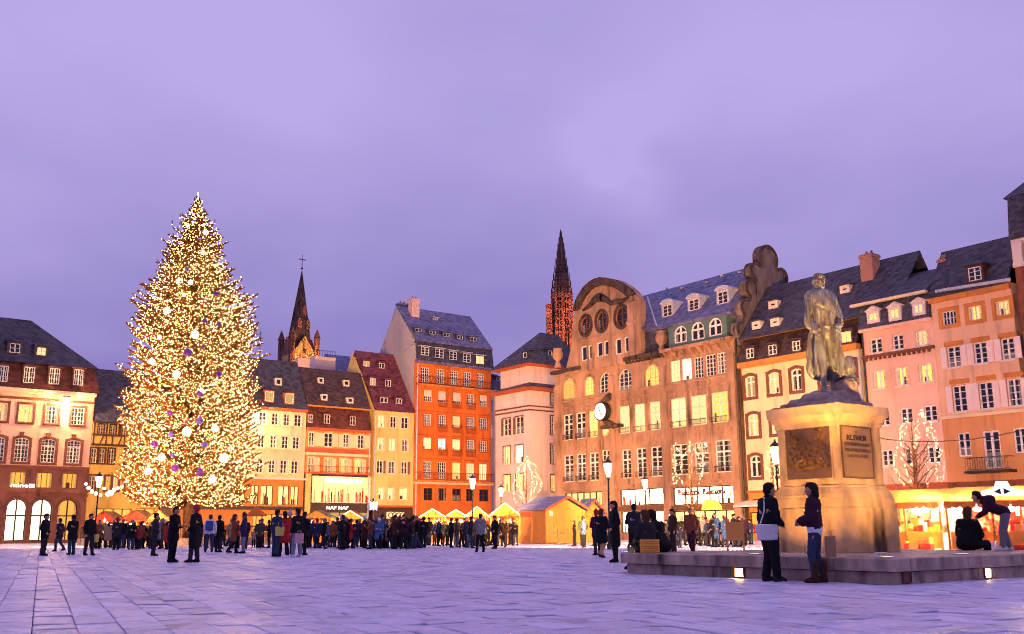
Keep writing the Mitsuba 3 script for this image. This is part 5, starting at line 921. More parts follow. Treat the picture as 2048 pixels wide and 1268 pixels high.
# pedestal
k = tag(key('pedestal'), 'floodlit square stone pedestal with bronze relief panels carrying the statue', 'pedestal')
B0 = 2.96; FP = Fac(FM.P([B0, B0, 0])[:2], (0.8, 0.6)); FL = Fac(FM.P([B0, B0, 0])[:2], (0.6, -0.8)); PL = 1.98
zy = lambda y: FP.uz(1692, y)[1]
z1, z2, z3, z4, z5, z6 = zy(1014), zy(994), zy(968), zy(848), zy(826), zy(806)
def course(name, lo, hi, i0, i1, bs='pedestal_stone', split=0):
    if not split:
        FP.put(sub(k, name), MB().hexa([[i0, i0, lo], [PL - i0, i0, lo], [PL - i0, PL - i0, lo], [i0, PL - i0, lo], [i1, i1, hi], [PL - i1, i1, hi], [PL - i1, PL - i1, hi], [i1, PL - i1, hi]]), bs); return
    q = PL / 2 + .13 * split
    for a, b_, c_, d_ in ((i0, q - .003, i0, q - .003), (q + .003, PL - i0, i0, q - .003), (i0, q - .003, q + .003, PL - i0), (q + .003, PL - i0, q + .003, PL - i0)): FP.put(sub(k, name), MB().box(a, b_, c_, d_, lo, hi), bs)
course('base_block', HP + .004, z1, 0, 0, split=1); course('base_course', z1 + .006, z2, .03, .03, split=-1); course('base_moulding', z2 + .004, z2 + (z3 - z2) * .3, .045, .06); course('base_moulding', z2 + (z3 - z2) * .3 + .002, z2 + (z3 - z2) * .8, .06, .13); course('base_moulding', z2 + (z3 - z2) * .8 + .002, z3, .14, .14)
zi = .175; course('die', z3 + .012, z4, zi, zi); course('cornice', z4 + .003, z4 + .1, .14, .13); course('cornice', z4 + .103, z5, .12, .04); course('cornice', z5 + .003, z6, .015, .005); course('plinth', z6 + .003, z6 + .13, .22, .26, 'granite'); course('plinth', z6 + .135, z6 + .24, .36, .42, 'granite')
# bronze relief (left) and inscription (right)
def bronze(p, n, uv):
    a = mikit.fbm(p.x * 9, p.y * 9, p.z * 2.0, 4); b_ = mikit.fbm(p.x * 23, p.y * 23, p.z * 4.0, 3)
    return mikit.mix(mikit.mix([0.18, 0.14, 0.09], [0.34, 0.31, 0.24], mikit.smoothstep(.35, .7, a)), [0.27, 0.38, 0.38], mikit.smoothstep(.45, .75, b_) * .6)
mat('bronze_patina', mikit.proc(bronze), 0.48, 0.5, 0.25); mat('bronze_dark', (0.26, 0.13, 0.045), 0.36, 0.6, 0.6); mat('bronze_gold', (0.40, 0.23, 0.075), 0.5, 0.5, 0.3)
us = (FL.uz(1573, 905, zi)[0], FL.uz(1663, 905, zi)[0]); u0r, u1r = us; zr0, zr1 = FL.uz(1615, 958, zi)[1], FL.uz(1615, 856, zi)[1]
nu, nz_ = 110, 124; gu, gz = np.meshgrid(np.linspace(u0r, u1r, nu), np.linspace(zr0, zr1, nz_)); h = np.zeros_like(gu); rr_ = np.random.default_rng(77)
sw, sh = u1r - u0r, zr1 - zr0
def blob(x, y, ax_, ay, ang, hh):
    global h
    X, Y = (gu - u0r) / sw - x, (gz - zr0) / sh - y; c_, s_ = math.cos(ang), math.sin(ang); q = ((X * c_ + Y * s_) / ax_) ** 2 + ((-X * s_ + Y * c_) / ay) ** 2; h = np.maximum(h, hh * np.sqrt(np.clip(1 - q, 0, 1)))
for i in range(46):                                                  # a battle crowd: bodies, limbs, heads, horses
    x, y = rr_.uniform(.1, .9), rr_.uniform(.30, .86); t = rr_.uniform(-.6, .6); blob(x, y, .032, .075, t, .06 + .03 * rr_.random()); hx, hy = x - .09 * math.sin(t), y + .10 * math.cos(t); blob(hx, hy, .021, .026, 0, .09)
    for s in range(4): a = rr_.uniform(-1.5, 1.5); blob(x + .05 * math.sin(a), y + (-.08 if s < 2 else .03), .012, .06, a, .06)
for x, y, t in ((.3, .34, .5), (.72, .42, -.3), (.52, .22, .2)): blob(x, y, .12, .055, t, .085); blob(x + .11 * math.cos(t), y + .08, .03, .06, t - .8, .08)
for i in range(9): blob(rr_.uniform(.1, .9), rr_.uniform(.2, .8), .012, .2, rr_.uniform(-1, 1), .05)
h += .02 * meshkit.fbm(np.stack([gu * 14, gz * 14, gu * 0], -1), 3, 5)
V = np.stack([gu.ravel(), (zi - .006 - h).ravel(), gz.ravel()], 1); I = np.arange(nu * nz_).reshape(nz_, nu); Fq = np.stack([I[:-1, :-1], I[:-1, 1:], I[1:, 1:], I[1:, :-1]], -1).reshape(-1, 4); Fq = np.vstack([Fq[:, [0, 1, 2]], Fq[:, [0, 2, 3]]])
q = FL.put(sub(k, 'relief_panel'), MB().raw(V, Fq).box(u0r, u1r, zi - .007, zi - .001, zr0, zr1), 'bronze_dark', True); labels[q] = {'label': 'dark bronze battle relief on the left face'}
FL.put(sub(k, 'panel_frame'), MB().uz(sbox(u0r - .03, zr0 - .03, u1r + .03, zr1 + .03).difference(sbox(u0r, zr0, u1r, zr1)), zi - .03, zi - .001), 'pedestal_stone')
u0i, u1i = FP.uz(1684, 905, zi)[0], FP.uz(1742, 905, zi)[0]; zi0, zi1 = FP.uz(1714, 954, zi)[1], FP.uz(1714, 856, zi)[1]
q = FP.put(sub(k, 'inscription_panel'), MB().box(u0i, u1i, zi - .02, zi - .001, zi0, zi1), 'bronze_gold'); labels[q] = {'label': 'bronze panel with raised inscription on the right face'}
FP.put(sub(k, 'panel_frame'), MB().uz(sbox(u0i - .03, zi0 - .03, u1i + .03, zi1 + .03).difference(sbox(u0i, zi0, u1i, zi1)), zi - .035, zi - .001), 'bronze_dark')
def inscr(txt, f0, f1, zc, hh):
    m = meshkit.text_mesh(txt, 1.0, .05, True); bb = m.bounds; p = (m.vertices - bb[0]) / (bb[1] - bb[0]); W_ = u1i - u0i; H_ = zi1 - zi0
    v = np.stack([u0i + W_ * (f0 + (f1 - f0) * p[:, 0]), zi - .021 - p[:, 2] * .012, zi0 + H_ * (zc + hh * (p[:, 1] - .5))], 1); FP.put(sub(k, 'inscription_line'), trimesh.Trimesh(v, m.faces, process=False), 'goods_dark' if txt == 'KLEBER' else 'bronze_dark')
inscr('A', .46, .53, .915, .05); inscr('KLEBER', .17, .83, .79, .105); inscr("SES FRERES D'ARMES", .07, .95, .655, .07); inscr('SES CONCITOYENS', .07, .95, .535, .07); inscr('LA PATRIE', .16, .86, .425, .07)

# ------------------------------------------------------------------ figures: bodies as hulls of joints
def ball_m(p, r): return m3.Manifold.sphere(float(r), 14).translate([float(x) for x in p])
def bone(a, ra, b_, rb): return m3.Manifold.batch_hull([ball_m(a, ra), ball_m(b_, rb)])
def chain(pts): return [bone(*pts[i], *pts[i + 1]) for i in range(len(pts) - 1)]
def hull(*pr): return m3.Manifold.batch_hull([ball_m(p, r) for p, r in pr])
def fuse(parts, edge=.045, it=8, extra=None):
    m = m3.Manifold.batch_boolean(parts, m3.OpType.Add)
    if edge:
        q = m.refine_to_length(edge).to_mesh(); t = trimesh.Trimesh(q.vert_properties[:, :3], q.tri_verts, process=True); trimesh.smoothing.filter_taubin(t, iterations=it)
    else: q = m.to_mesh(); t = trimesh.Trimesh(q.vert_properties[:, :3], q.tri_verts, process=True)
    return t
def A(*x): return np.array(x, float)
def hand(wr, d, side, curl=.5):                                      # a palm, four unequal fingers and a thumb, pointing along d
    d = A(*d) / np.linalg.norm(d); s = np.cross(d, A(0, 1, 0)); s = s / (np.linalg.norm(s) + 1e-9) * side; n = np.cross(d, s) * side; out = []
    pc = wr + d * .07; out.append(hull((wr + d * .01, .024), (pc + s * .028, .019), (pc - s * .03, .019)))
    for i, (L, o) in enumerate(((.072, .03), (.082, .011), (.077, -.009), (.06, -.028))):
        b0 = pc + s * o; b1 = b0 + d * L * .5 + n * .012 * curl; b2 = b1 + (d * (1 - curl * .7) + n * curl * .9) * L * .5; out += chain([(b0, .0105), (b1, .0095), (b2, .008)])
    t0 = wr + d * .03 + s * .03; out += chain([(t0, .013), (t0 + d * .03 + s * .022, .011), (t0 + d * .06 + s * .022 + n * .012, .009)])
    return out
def skeleton(lean=0.0, legs=None, arms=None, head=(0, 0), sit=False):
    J = {'pel': A(0, 0, .95), 'chest': A(0, lean * .35, 1.30), 'neck': A(0, lean * .5 + .01, 1.49), 'head': A(head[0] * .03, lean * .55 + .025 + head[1], 1.635)}
    for s, n in ((-1, 'l'), (1, 'r')):
        J['hip' + n] = J['pel'] + A(s * .095, 0, -.03); J['sh' + n] = J['chest'] + A(s * .185, 0, .13)
        L = (legs or {}).get(n, (A(s * .10, .01, .50), A(s * .105, -.02, .085))); J['knee' + n], J['ank' + n] = A(*L[0]), A(*L[1])
        R = (arms or {}).get(n, (A(s * .26, -.03, 1.14), A(s * .25, .07, .90))); J['elb' + n], J['wri' + n] = A(*R[0]), A(*R[1])
    return J
def body_mesh(J, edge=.05, fine=False, curl=.6):
    P_ = [hull((J['pel'] + A(-.06, 0, 0), .105), (J['pel'] + A(.06, 0, 0), .105), (J['chest'] + A(-.08, 0, -.12), .10), (J['chest'] + A(.08, 0, -.12), .10)), hull((J['chest'] + A(-.10, 0, -.06), .11), (J['chest'] + A(.10, 0, -.06), .11), (J['shl'], .065), (J['shr'], .065)),
          bone(J['neck'] + A(0, -.01, -.05), .06, J['head'] + A(0, -.015, -.06), .055)]
    for n in 'lr':
        P_ += chain([(J['hip' + n], .095), (J['knee' + n], .062), (J['ank' + n], .042)]); f = J['ank' + n]; P_.append(hull((f + A(0, -.03, -.045), .035), (f + A(0, .15, -.055), .028)))
        P_ += chain([(J['sh' + n], .058), (J['elb' + n], .043), (J['wri' + n], .03)])
    h_ = J['head']; P_ += [hull((h_ + A(0, -.012, .045), .088), (h_ + A(0, .012, .02), .083), (h_ + A(0, .04, -.065), .048)), hull((h_ + A(0, .095, .0), .012), (h_ + A(0, .108, -.03), .016)), hull((h_ + A(-.02, .083, -.066), .011), (h_ + A(.02, .083, -.066), .011)), hull((h_ + A(-.042, .072, .022), .017), (h_ + A(.042, .072, .022), .017))]
    for s in (-1, 1): P_.append(hull((h_ + A(s * .088, -.01, -.005), .016), (h_ + A(s * .084, -.01, -.04), .012)))
    t = fuse(P_, edge, 6)
    hp = []
    for s, n in ((-1, 'l'), (1, 'r')): hp += hand(J['wri' + n], J['wri' + n] - J['elb' + n], -s, curl)
    hm = fuse(hp, 0)
    try:
        q = (m3.Manifold(m3.Mesh(np.asarray(t.vertices, np.float32), np.asarray(t.faces, np.uint32))) + m3.Manifold.batch_boolean(hp, m3.OpType.Add)).to_mesh(); return trimesh.Trimesh(q.vert_properties[:, :3], q.tri_verts, process=False)
    except Exception: return trimesh.util.concatenate([t, hm])
def trousers_mesh(J, edge=.05, w=1.0):
    P_ = [hull((J['pel'] + A(-.07, 0, .06), .115), (J['pel'] + A(.07, 0, .06), .115), (J['hipl'], .115), (J['hipr'], .115))]
    for n in 'lr': P_ += chain([(J['hip' + n], .112 * w), (J['knee' + n], .082 * w), (J['ank' + n] + A(0, 0, .03), .066 * w)])
    return fuse(P_, edge, 6)
def shoes_mesh(J):
    P_ = []
    for n in 'lr': f = J['ank' + n]; P_.append(hull((f + A(0, -.045, -.04), .043), (f + A(0, -.02, .02), .05), (f + A(0, .10, -.045), .040), (f + A(.0, .175, -.052), .032)))
    return fuse(P_, .04, 3)
def coat_mesh(J, hem=.80, flare=1.0, edge=.05, sleeve=1.0, collar=True, fold=.010):
    c_, p_ = J['chest'], J['pel']; hz = A(p_[0], p_[1], hem)
    P_ = [hull((J['shl'] + A(0, 0, -.01), .082), (J['shr'] + A(0, 0, -.01), .082), (c_ + A(-.10, .02, -.08), .125), (c_ + A(.10, .02, -.08), .125), (c_ + A(0, -.03, .10), .10)), hull((c_ + A(-.11, .01, -.1), .12), (c_ + A(.11, .01, -.1), .12), (p_ + A(-.09, 0, .04), .125), (p_ + A(.09, 0, .04), .125))]
    if hem < .9: P_.append(hull((p_ + A(-.09, 0, .04), .126), (p_ + A(.09, 0, .04), .126), (hz + A(-.11 * flare, 0, .06), .12 * (.4 + .6 * flare)), (hz + A(.11 * flare, 0, .06), .12 * (.4 + .6 * flare))))
    if collar: P_.append(hull((J['neck'] + A(0, -.01, -.05), .092), (J['neck'] + A(0, -.005, .015), .075)))
    for n in 'lr': w = J['wri' + n] + (J['elb' + n] - J['wri' + n]) * .12; P_ += chain([(J['sh' + n], .082 * sleeve), (J['elb' + n], .066 * sleeve), (w, .054 * sleeve)])
    t = fuse(P_, edge, 5)
    if fold: v = t.vertices; t.vertices = v + t.vertex_normals * (fold * (2 * meshkit.fbm(v * [9, 9, 4], 3, 2) - 1))[:, None]
    return t
def hair_mesh(J, long=0.0, hat=False, hood=False):
    h_ = J['head']; P_ = [hull((h_ + A(0, -.025, .055), .098), (h_ + A(0, .02, .075), .078), (h_ + A(0, -.05, -.01), .078))]
    if long: P_.append(hull((h_ + A(0, -.045, .02), .095), (h_ + A(0, -.07, -.10 - long), .06 + .1 * long)))
    if hat: P_ = [hull((h_ + A(0, -.01, .075), .102), (h_ + A(0, -.02, .03), .104), (h_ + A(0, -.03, .0), .095)), hull((h_ + A(0, -.01, .16), .03), (h_ + A(0, -.01, .18), .035))]
    if hood: P_ = [hull((h_ + A(0, -.03, .06), .115), (h_ + A(0, -.05, -.05), .11), (J['neck'] + A(0, -.06, -.02), .10))]
    return fuse(P_, .035, 3)

# the bronze: a general in a long open coat, a sphinx at his side
zb = z6 + .24; S = (FP.uz(1634, 545, .9)[1] - zb) / 1.80
k = tag(key('statue'), 'green bronze statue of a long-haired man in an open long coat on the pedestal', 'statue'); cen = FP.P([PL * .47, PL * .44, 0])
Js = skeleton(legs={'l': (A(-.12, .10, .52), A(-.17, .16, .085)), 'r': (A(.11, .02, .50), A(.13, -.05, .085))}, arms={'l': (A(-.26, -.02, 1.15), A(-.21, .10, .92)), 'r': (A(.27, .03, 1.14), A(.17, .15, .98))}, head=(-.9, .01))
yaw = math.radians(14); RZ = np.array([[math.cos(yaw), -math.sin(yaw), 0], [math.sin(yaw), math.cos(yaw), 0], [0, 0, 1]]) @ np.diag([-1.0, -1.0, 1])
def st(name, t, bs, smooth=True): return put(sub(k, name), trimesh.Trimesh(((t.vertices * [-S * .84, S * .9, S]) @ RZ.T) + cen + [0, 0, zb], t.faces[:, ::-1], process=False), bs, smooth)
st('body', body_mesh(Js, .035), 'bronze_patina')
co = coat_mesh(Js, hem=.34, flare=1.3, edge=.017, sleeve=1.05, fold=0); v = co.vertices; a = np.arctan2(v[:, 0], v[:, 1]); low = np.clip((1.36 - v[:, 2]) / .75, 0, 1)
n_ = co.vertex_normals * [1, 1, .2]; f_ = .056 * low * np.sin(a * 11 + 2.2 * np.sin(v[:, 2] * 3)) + .026 * low * np.sin(a * 23 + v[:, 2] * 5) + .012 * np.sin(a * 41 + v[:, 2] * 9) + .018 * (2 * meshkit.fbm(v * [10, 10, 5], 3, 8) - 1); front = (np.abs(v[:, 0] + .02) < .05 + .10 * np.clip((.95 - v[:, 2]) / .6, 0, 1)) & (v[:, 1] > .02) & (v[:, 2] < .98)
v = v + n_ * f_[:, None]; v[front, 1] -= .13; co.vertices = v; st('coat', co, 'bronze_patina')
cape = fuse([hull((Js['shl'] + A(-.01, -.02, .0), .10), (Js['shr'] + A(.01, -.02, 0), .10), (Js['chest'] + A(0, .05, .02), .15), (Js['neck'] + A(0, 0, -.03), .12))] + [hull((Js['neck'] + A(s * .07, .06, .01), .05), (Js['chest'] + A(s * .09, .15, .0), .04), (Js['chest'] + A(s * .15, .10, .02), .04)) for s in (-1, 1)], .03, 4); st('collar', cape, 'bronze_patina')
hr = hair_mesh(Js, .10); v = hr.vertices; hr.vertices = v + hr.vertex_normals * (.016 * np.sin(v[:, 2:3] * 60 + v[:, :1] * 40)); st('hair', hr, 'bronze_patina')
st('boot', shoes_mesh(Js), 'bronze_patina'); st('sabre', fuse(chain([(A(.22, .16, 1.02), .022), (A(.26, -.02, .72), .018), (A(.24, -.26, .34), .014)]), .05, 2), 'bronze_patina')
st('sash', fuse([hull((Js['pel'] + A(-.12, .0, .13), .11), (Js['pel'] + A(.12, 0, .13), .11))], .04, 3), 'bronze_patina')
rk = fuse([hull((A(-.32, .10, -.02), .10), (A(-.2, .3, -.03), .08), (A(.38, .1, .0), .12), (A(.1, -.3, -.02), .12), (A(-.3, -.2, -.03), .1)), hull((A(.30, .16, .14), .13), (A(.34, -.10, .14), .14), (A(.20, .05, .10), .14))], .04, 3); rk.vertices = rk.vertices + rk.vertex_normals * (.045 * (2 * meshkit.fbm(rk.vertices * 6, 4, 3) - 1))[:, None]; st('rock_base', rk, 'granite')
sp = fuse([hull((A(.30, -.10, .34), .11), (A(.33, .14, .34), .10)), hull((A(.31, .20, .40), .09), (A(.31, .21, .60), .075)), hull((A(.31, .20, .62), .10), (A(.31, .19, .50), .13)), bone(A(.25, .20, .30), .045, A(.25, .36, .27), .035), bone(A(.37, .20, .30), .045, A(.37, .36, .27), .035)], .035, 4)
q = st('sphinx', trimesh.Trimesh((sp.vertices - [.3, .1, .2]) * .8 + [.3, .1, .17], sp.faces, process=False), 'bronze_patina'); labels[q] = {'label': 'small sphinx crouching beside the leg'}
# recessed ground floods on the platform, aimed at the pedestal
for i, (px, py) in enumerate([(3.6, .75), (.8, 3.7), (.34, .34), (.34, 7.0)]):
    g = FM.P([px, py, HP]); q = key('ground_floodlight'); tag(q, ['recessed floodlight in the platform before the inscription face', 'recessed floodlight in the platform before the relief face', 'recessed floodlight at the front corner of the platform top', 'recessed floodlight at the far left end of the platform top'][i], 'floodlight')
    put(sub(q, 'rim'), MB().lathe([(0, HP + .002), (.14, HP + .002), (.14, HP + .016), (.115, HP + .02), (.115, HP + .008), (0, HP + .008)], 20, (g[0], g[1], 0)).mesh(), 'zinc', 30); l = put(sub(q, 'lens'), MB().lathe([(0, HP + .009), (.11, HP + .009), (.11, HP + .014), (0, HP + .015)], 20, (g[0], g[1], 0)).mesh(), 'plain_white'); glow(scene[l], (12, 9, 4), .6)
    mid = FP.P([PL / 2, PL / 2, 0]); t = A(mid[0], mid[1], (3.2, 3.0, 5.6, 5.6)[i]); s = A(g[0], g[1], HP + .06); spot('ground_flood_beam', s + A(0, 0, .03), t, (44, 44, 400, 400)[i], (38, 38, 17, 17)[i], (16, 16, 10, 10)[i], np.array([1, .53, .14]))

# ------------------------------------------------------------------ bare trees wound with light strings, cables
def lit_tree(px, dist, y_base, y_top, strings, label, slabel, spread=1.0, size=.027, step=.10, off=(1728, 700, 4.0127), seed=1, branches=26, bright=7):
    q = np.random.default_rng(seed); g = feet(px, dist); zt_ = at_depth(px, y_top, dist)[2]; k = tag(key('bare_tree'), label, 'tree'); zf_ = 1.9
    put(sub(k, 'trunk'), MB().path([g, g + A(.03, 0, zf_), g + A(0, 0, zt_ * .6), g + A(.05, 0, zt_ * .97)], [.13, .10, .06, .012], 8).mesh(), 'bark', 50); m = MB()
    for i in range(branches):
        z = zf_ + (zt_ * .72 - zf_) * i / branches; a = i * 2.4 + q.normal(0, .3); L = spread * q.uniform(1.0, 2.0) * (1.1 - .5 * i / branches); d = A(math.cos(a), math.sin(a), q.uniform(.7, 1.3)); d /= np.linalg.norm(d); p0 = g + A(0, 0, z); p1 = p0 + d * L * .5 + q.normal(0, .06, 3); p2 = p0 + d * L + A(0, 0, .12 * L); m.path([p0, p1, p2], [.035, .022, .006], 4)
        for j in range(3): s = p0 + (p1 - p0) * q.uniform(.4, 1) if j == 0 else p1 + (p2 - p1) * q.uniform(0, .8); e = d + q.normal(0, .5, 3); m.path([s, s + e / np.linalg.norm(e) * L * q.uniform(.2, .42)], [.012, .004], 3)
    put(sub(k, 'branches'), m.mesh(), 'bark'); labels[k + '__branches'] = {'label': 'bare winter branches', 'kind': 'stuff'}
    pts = []
    for j, s in enumerate(strings):
        dd = dist + .8 * math.sin(j * 2.1) * spread; P_ = np.array([at_depth(off[0] + x / off[2], off[1] + y / off[2], dd) for x, y in s]); seg = np.linalg.norm(np.diff(P_, axis=0), axis=1); cum = np.concatenate([[0], np.cumsum(seg)])
        for t in np.arange(0, cum[-1], step): pts.append(np.array([np.interp(t, cum, P_[:, a]) for a in range(3)]) + q.normal(0, .055, 3))
    lights('light_strings', pts, size, (bright, bright * .70, bright * .26), 3, slabel)
lit_tree(1840, 47, 985, 824, [[(340, 545), (300, 640), (285, 720), (265, 800), (245, 880), (265, 960), (295, 1040), (320, 1110)], [(340, 545), (380, 590), (430, 650), (420, 720), (400, 780)], [(330, 590), (310, 720), (305, 850), (325, 930), (350, 1010), (375, 1100)], [(465, 480), (440, 600), (400, 760), (385, 920), (430, 1000)], [(465, 480), (490, 580), (540, 680), (580, 720), (600, 800), (640, 900), (640, 980), (600, 1060)], [(465, 500), (500, 640), (515, 760), (515, 900), (515, 1100)], [(520, 560), (560, 700), (590, 800), (590, 900), (580, 1040)]],
         'bare tree with fine branches behind the stalls right of the pedestal', 'golden light strings hung in the bare tree right of the pedestal', seed=3, branches=34, spread=1.15)
lit_tree(1386, 62, 1060, 900, [[(350, 835), (352, 1000), (345, 1170)], [(375, 840), (378, 960), (372, 1165)], [(380, 850), (412, 930), (405, 1090), (420, 1160)], [(480, 820), (440, 910), (410, 960)], [(480, 820), (485, 960), (484, 1060), (482, 1170)], [(490, 840), (530, 910), (560, 960), (568, 1050), (560, 1140)], [(585, 930), (590, 1000), (575, 1100)]],
         'thin bare tree in front of the store', 'golden light strings hanging before the right half of the store', off=(1260, 680, 4.0127), seed=4, branches=14, spread=.8, size=.033, step=.13)
lit_tree(1053, 84, 1040, 918, [[(295, 545), (235, 610), (200, 700), (188, 780), (195, 870), (235, 910)], [(295, 545), (360, 610), (390, 690), (420, 760), (370, 850), (300, 900)], [(295, 560), (262, 650), (240, 760), (250, 880)], [(295, 560), (330, 650), (345, 750), (320, 870)], [(290, 600), (288, 740), (290, 880)], [(300, 600), (380, 720), (350, 830)], [(230, 640), (215, 750), (270, 880)]],
         'small bare tree in front of the pale corner house', 'teardrop of golden light strings before the pale corner house', off=(980, 780, 4.0127), seed=5, branches=12, spread=.8, size=.040, step=.18)
lit_tree(1552, 55, 1050, 905, [[(1110, 900), (1085, 960), (1105, 1050), (1150, 1140), (1180, 1190)], [(1160, 960), (1150, 1060), (1165, 1180)], [(1190, 950), (1196, 1050), (1195, 1150)], [(1120, 900), (1130, 1000), (1160, 1100)]],
         'small bare tree behind the lamp at the left side of the pedestal', 'short golden light strings behind the lamp beside the pedestal', off=(1260, 680, 4.0127), seed=6, branches=8, spread=.5, size=.031, step=.13)
k = tag(key('overhead_cable'), 'dark cable sagging across the pink and apricot houses', 'cable')
put(sub(k, 'wire'), MB().path([at_depth(x, y, 40) for x, y in [(1700, 862), (1745, 872), (1775, 879), (1820, 883), (1880, 883), (1940, 879), (1990, 872), (2048, 860), (2130, 842)]], [.018] * 9, 5).mesh(), 'iron')
k = tag(key('garland_lights'), 'white light garland strung beside the far left street lamp', 'string lights'); g = put(sub(k, 'bulbs'), sum((MB().ball(at_depth(x, y, 67), r, 1).mesh() for x, y, r in [(172, 968, .10), (177, 976, .12), (184, 983, .13), (192, 987, .12), (201, 990, .1), (208, 977, .1), (216, 988, .16), (221, 986, .2), (228, 980, .12), (236, 976, .1), (244, 973, .09)]), trimesh.Trimesh()), 'bulb'); glow(scene[g], (8, 6, 3.4), .5); labels[g] = {'label': 'small bulbs', 'kind': 'stuff'}

# ------------------------------------------------------------------ people
mat('skin', (0.42, 0.22, 0.15), 0.6)
CL = {'black': (.009, .008, .011), 'charcoal': (.024, .021, .028), 'navy': (.022, .026, .07), 'brown': (.05, .022, .014), 'rust': (.20, .06, .028), 'red': (.36, .02, .03), 'grey': (.16, .15, .18), 'plum': (.035, .010, .024), 'jeans': (.03, .042, .085), 'pale_jeans': (.16, .18, .26), 'white': (.62, .60, .62), 'green': (.05, .06, .035), 'blue': (.05, .09, .24), 'pink': (.55, .30, .30), 'tan': (.36, .22, .12), 'hair_dark': (.018, .012, .010), 'hair_brown': (.075, .034, .016), 'hair_fair': (.26, .15, .07), 'yellow': (.58, .46, .12)}
for n_, c_ in CL.items(): mat('cloth_' + n_, c_, .85, .15)
def tree_sum(d): return d
def tpl(J, hem, edge=.055, **kw):
    return {'body': body_mesh(J, edge), 'trousers': trousers_mesh(J, edge, kw.get('tw', 1.0)), 'shoes': shoes_mesh(J), 'coat': coat_mesh(J, hem, kw.get('flare', 1.0), edge, kw.get('sleeve', 1.0)), 'hair': hair_mesh(J, kw.get('long', 0)), 'hat': hair_mesh(J, hat=True), 'J': J}
pocket = {'l': (A(-.27, -.05, 1.13), A(-.19, .13, .98)), 'r': (A(.27, -.05, 1.13), A(.19, .13, .98))}
walk = {'l': (A(-.10, .16, .52), A(-.10, .14, .09)), 'r': (A(.10, .02, .50), A(.10, -.24, .12))}
phone = {'l': (A(-.24, .14, 1.14), A(-.07, .32, 1.30)), 'r': (A(.24, .14, 1.14), A(.06, .33, 1.32))}
cross = {'l': (A(-.25, .06, 1.12), A(.05, .22, 1.16)), 'r': (A(.25, .06, 1.12), A(-.05, .24, 1.12))}
stance = {'l': (A(-.13, .03, .50), A(-.17, .03, .085)), 'r': (A(.12, -.01, .50), A(.14, -.05, .085))}
TP = {'pocket': tpl(skeleton(arms=pocket), .74), 'long': tpl(skeleton(arms=pocket, legs=stance), .48, flare=1.15, long=.05), 'short': tpl(skeleton(legs=stance), .86, tw=1.05), 'walk': tpl(skeleton(legs=walk, lean=.1), .76), 'phone': tpl(skeleton(arms=phone, legs=stance), .82), 'cross': tpl(skeleton(arms=cross, lean=.05), .70, flare=1.1), 'woman': tpl(skeleton(arms=cross, legs=walk), .58, flare=1.2, long=.10)}
BASE = {}
def person(template, pos, yaw, H=1.72, coat='black', leg='black', hair='hair_dark', shoe='black', hat=None, label='', group=None, extras=()):
    t = TP[template] if isinstance(template, str) else template; k = tag(key('person'), label, 'person', group); s = H / 1.735; W_ = T().translate([float(x) for x in pos]).rotate([0, 0, 1], float(yaw)).scale([s, s, s])
    for part, col in (('body', 'skin'), ('trousers', 'cloth_' + leg), ('shoes', 'cloth_' + shoe), ('coat', 'cloth_' + coat), ('hat' if hat else 'hair', 'cloth_' + (hat or hair))):
        i = (id(t), part)
        if i not in BASE: BASE[i] = mikit.ply(t[part], 'skin', smooth=True)
        scene[sub(k, part)] = {**BASE[i], 'bsdf': {'type': 'ref', 'id': col}, 'to_world': W_}
    for nm, mesh, col in extras:
        scene[sub(k, nm)] = {**mikit.ply(mesh, col, smooth=30), 'to_world': W_}
    return k
def item(name, mesh, bs, pos, yaw, H, label, cat, group=None):
    k = key(name); s = H / 1.735; put(k, mesh, bs, 30); scene[k]['to_world'] = T().translate([float(x) for x in pos]).rotate([0, 0, 1], float(yaw)).scale([s, s, s]); return tag(k, label, cat, group)
def rbox(x0, x1, y0, y1, z0, z1, r=.03):
    q = m3.Manifold.batch_hull([m3.Manifold.sphere(r, 10).translate([x, y, z]) for x in (x0 + r, x1 - r) for y in (y0 + r, y1 - r) for z in (z0 + r, z1 - r)]).to_mesh(); return trimesh.Trimesh(q.vert_properties[:, :3], q.tri_verts, process=True)
def bag(x, y, z, w, d, h, strap=None):
    m = MB().add(rbox(x - w / 2, x + w / 2, y - d / 2, y + d / 2, z, z + h, min(.035, d * .4)))
    m.add(rbox(x - w / 2 - .006, x + w / 2 + .006, y - d / 2 - .006, y + d / 2 + .006, z + h * .45, z + h + .006, min(.03, d * .4)))
    if strap: m.path(strap, [.013] * len(strap), 6)
    return m.mesh()
# the pair before the pedestal, in finer detail
def ruffle(t_):
    for nm_, am_, fr_ in (('hair', .016, 34), ('coat', .016, 13), ('trousers', .014, 12)):
        h_ = t_[nm_]; v_ = h_.vertices; h_.vertices = v_ + h_.vertex_normals * (am_ * (2 * meshkit.fbm(v_ * [fr_, fr_, fr_ * (.4 if nm_ == 'hair' else 1.3)], 3, 6) - 1))[:, None]
    return t_
Ja = skeleton(legs={'l': (A(-.11, .05, .50), A(-.12, -.03, .085)), 'r': (A(.11, .03, .50), A(.12, .05, .085))}, arms={'l': (A(-.26, .0, 1.12), A(-.14, .20, 1.05)), 'r': (A(.27, .02, 1.12), A(.12, .22, 1.02))}, head=(0, .02), lean=.04)
ta = tpl(Ja, .80, edge=.026, tw=1.12); on_v = lambda px, v: FM.P([Fac(FM.P([0, v, 0])[:2], (0.8, 0.6)).u(px, HP), v, HP]); on_u = lambda px, u: FM.P([u, -Fac(FM.P([u, 0, 0])[:2], (0.6, -0.8)).u(px, HP), HP])
ruffle(ta); pa = ground_at(1543, 1164)
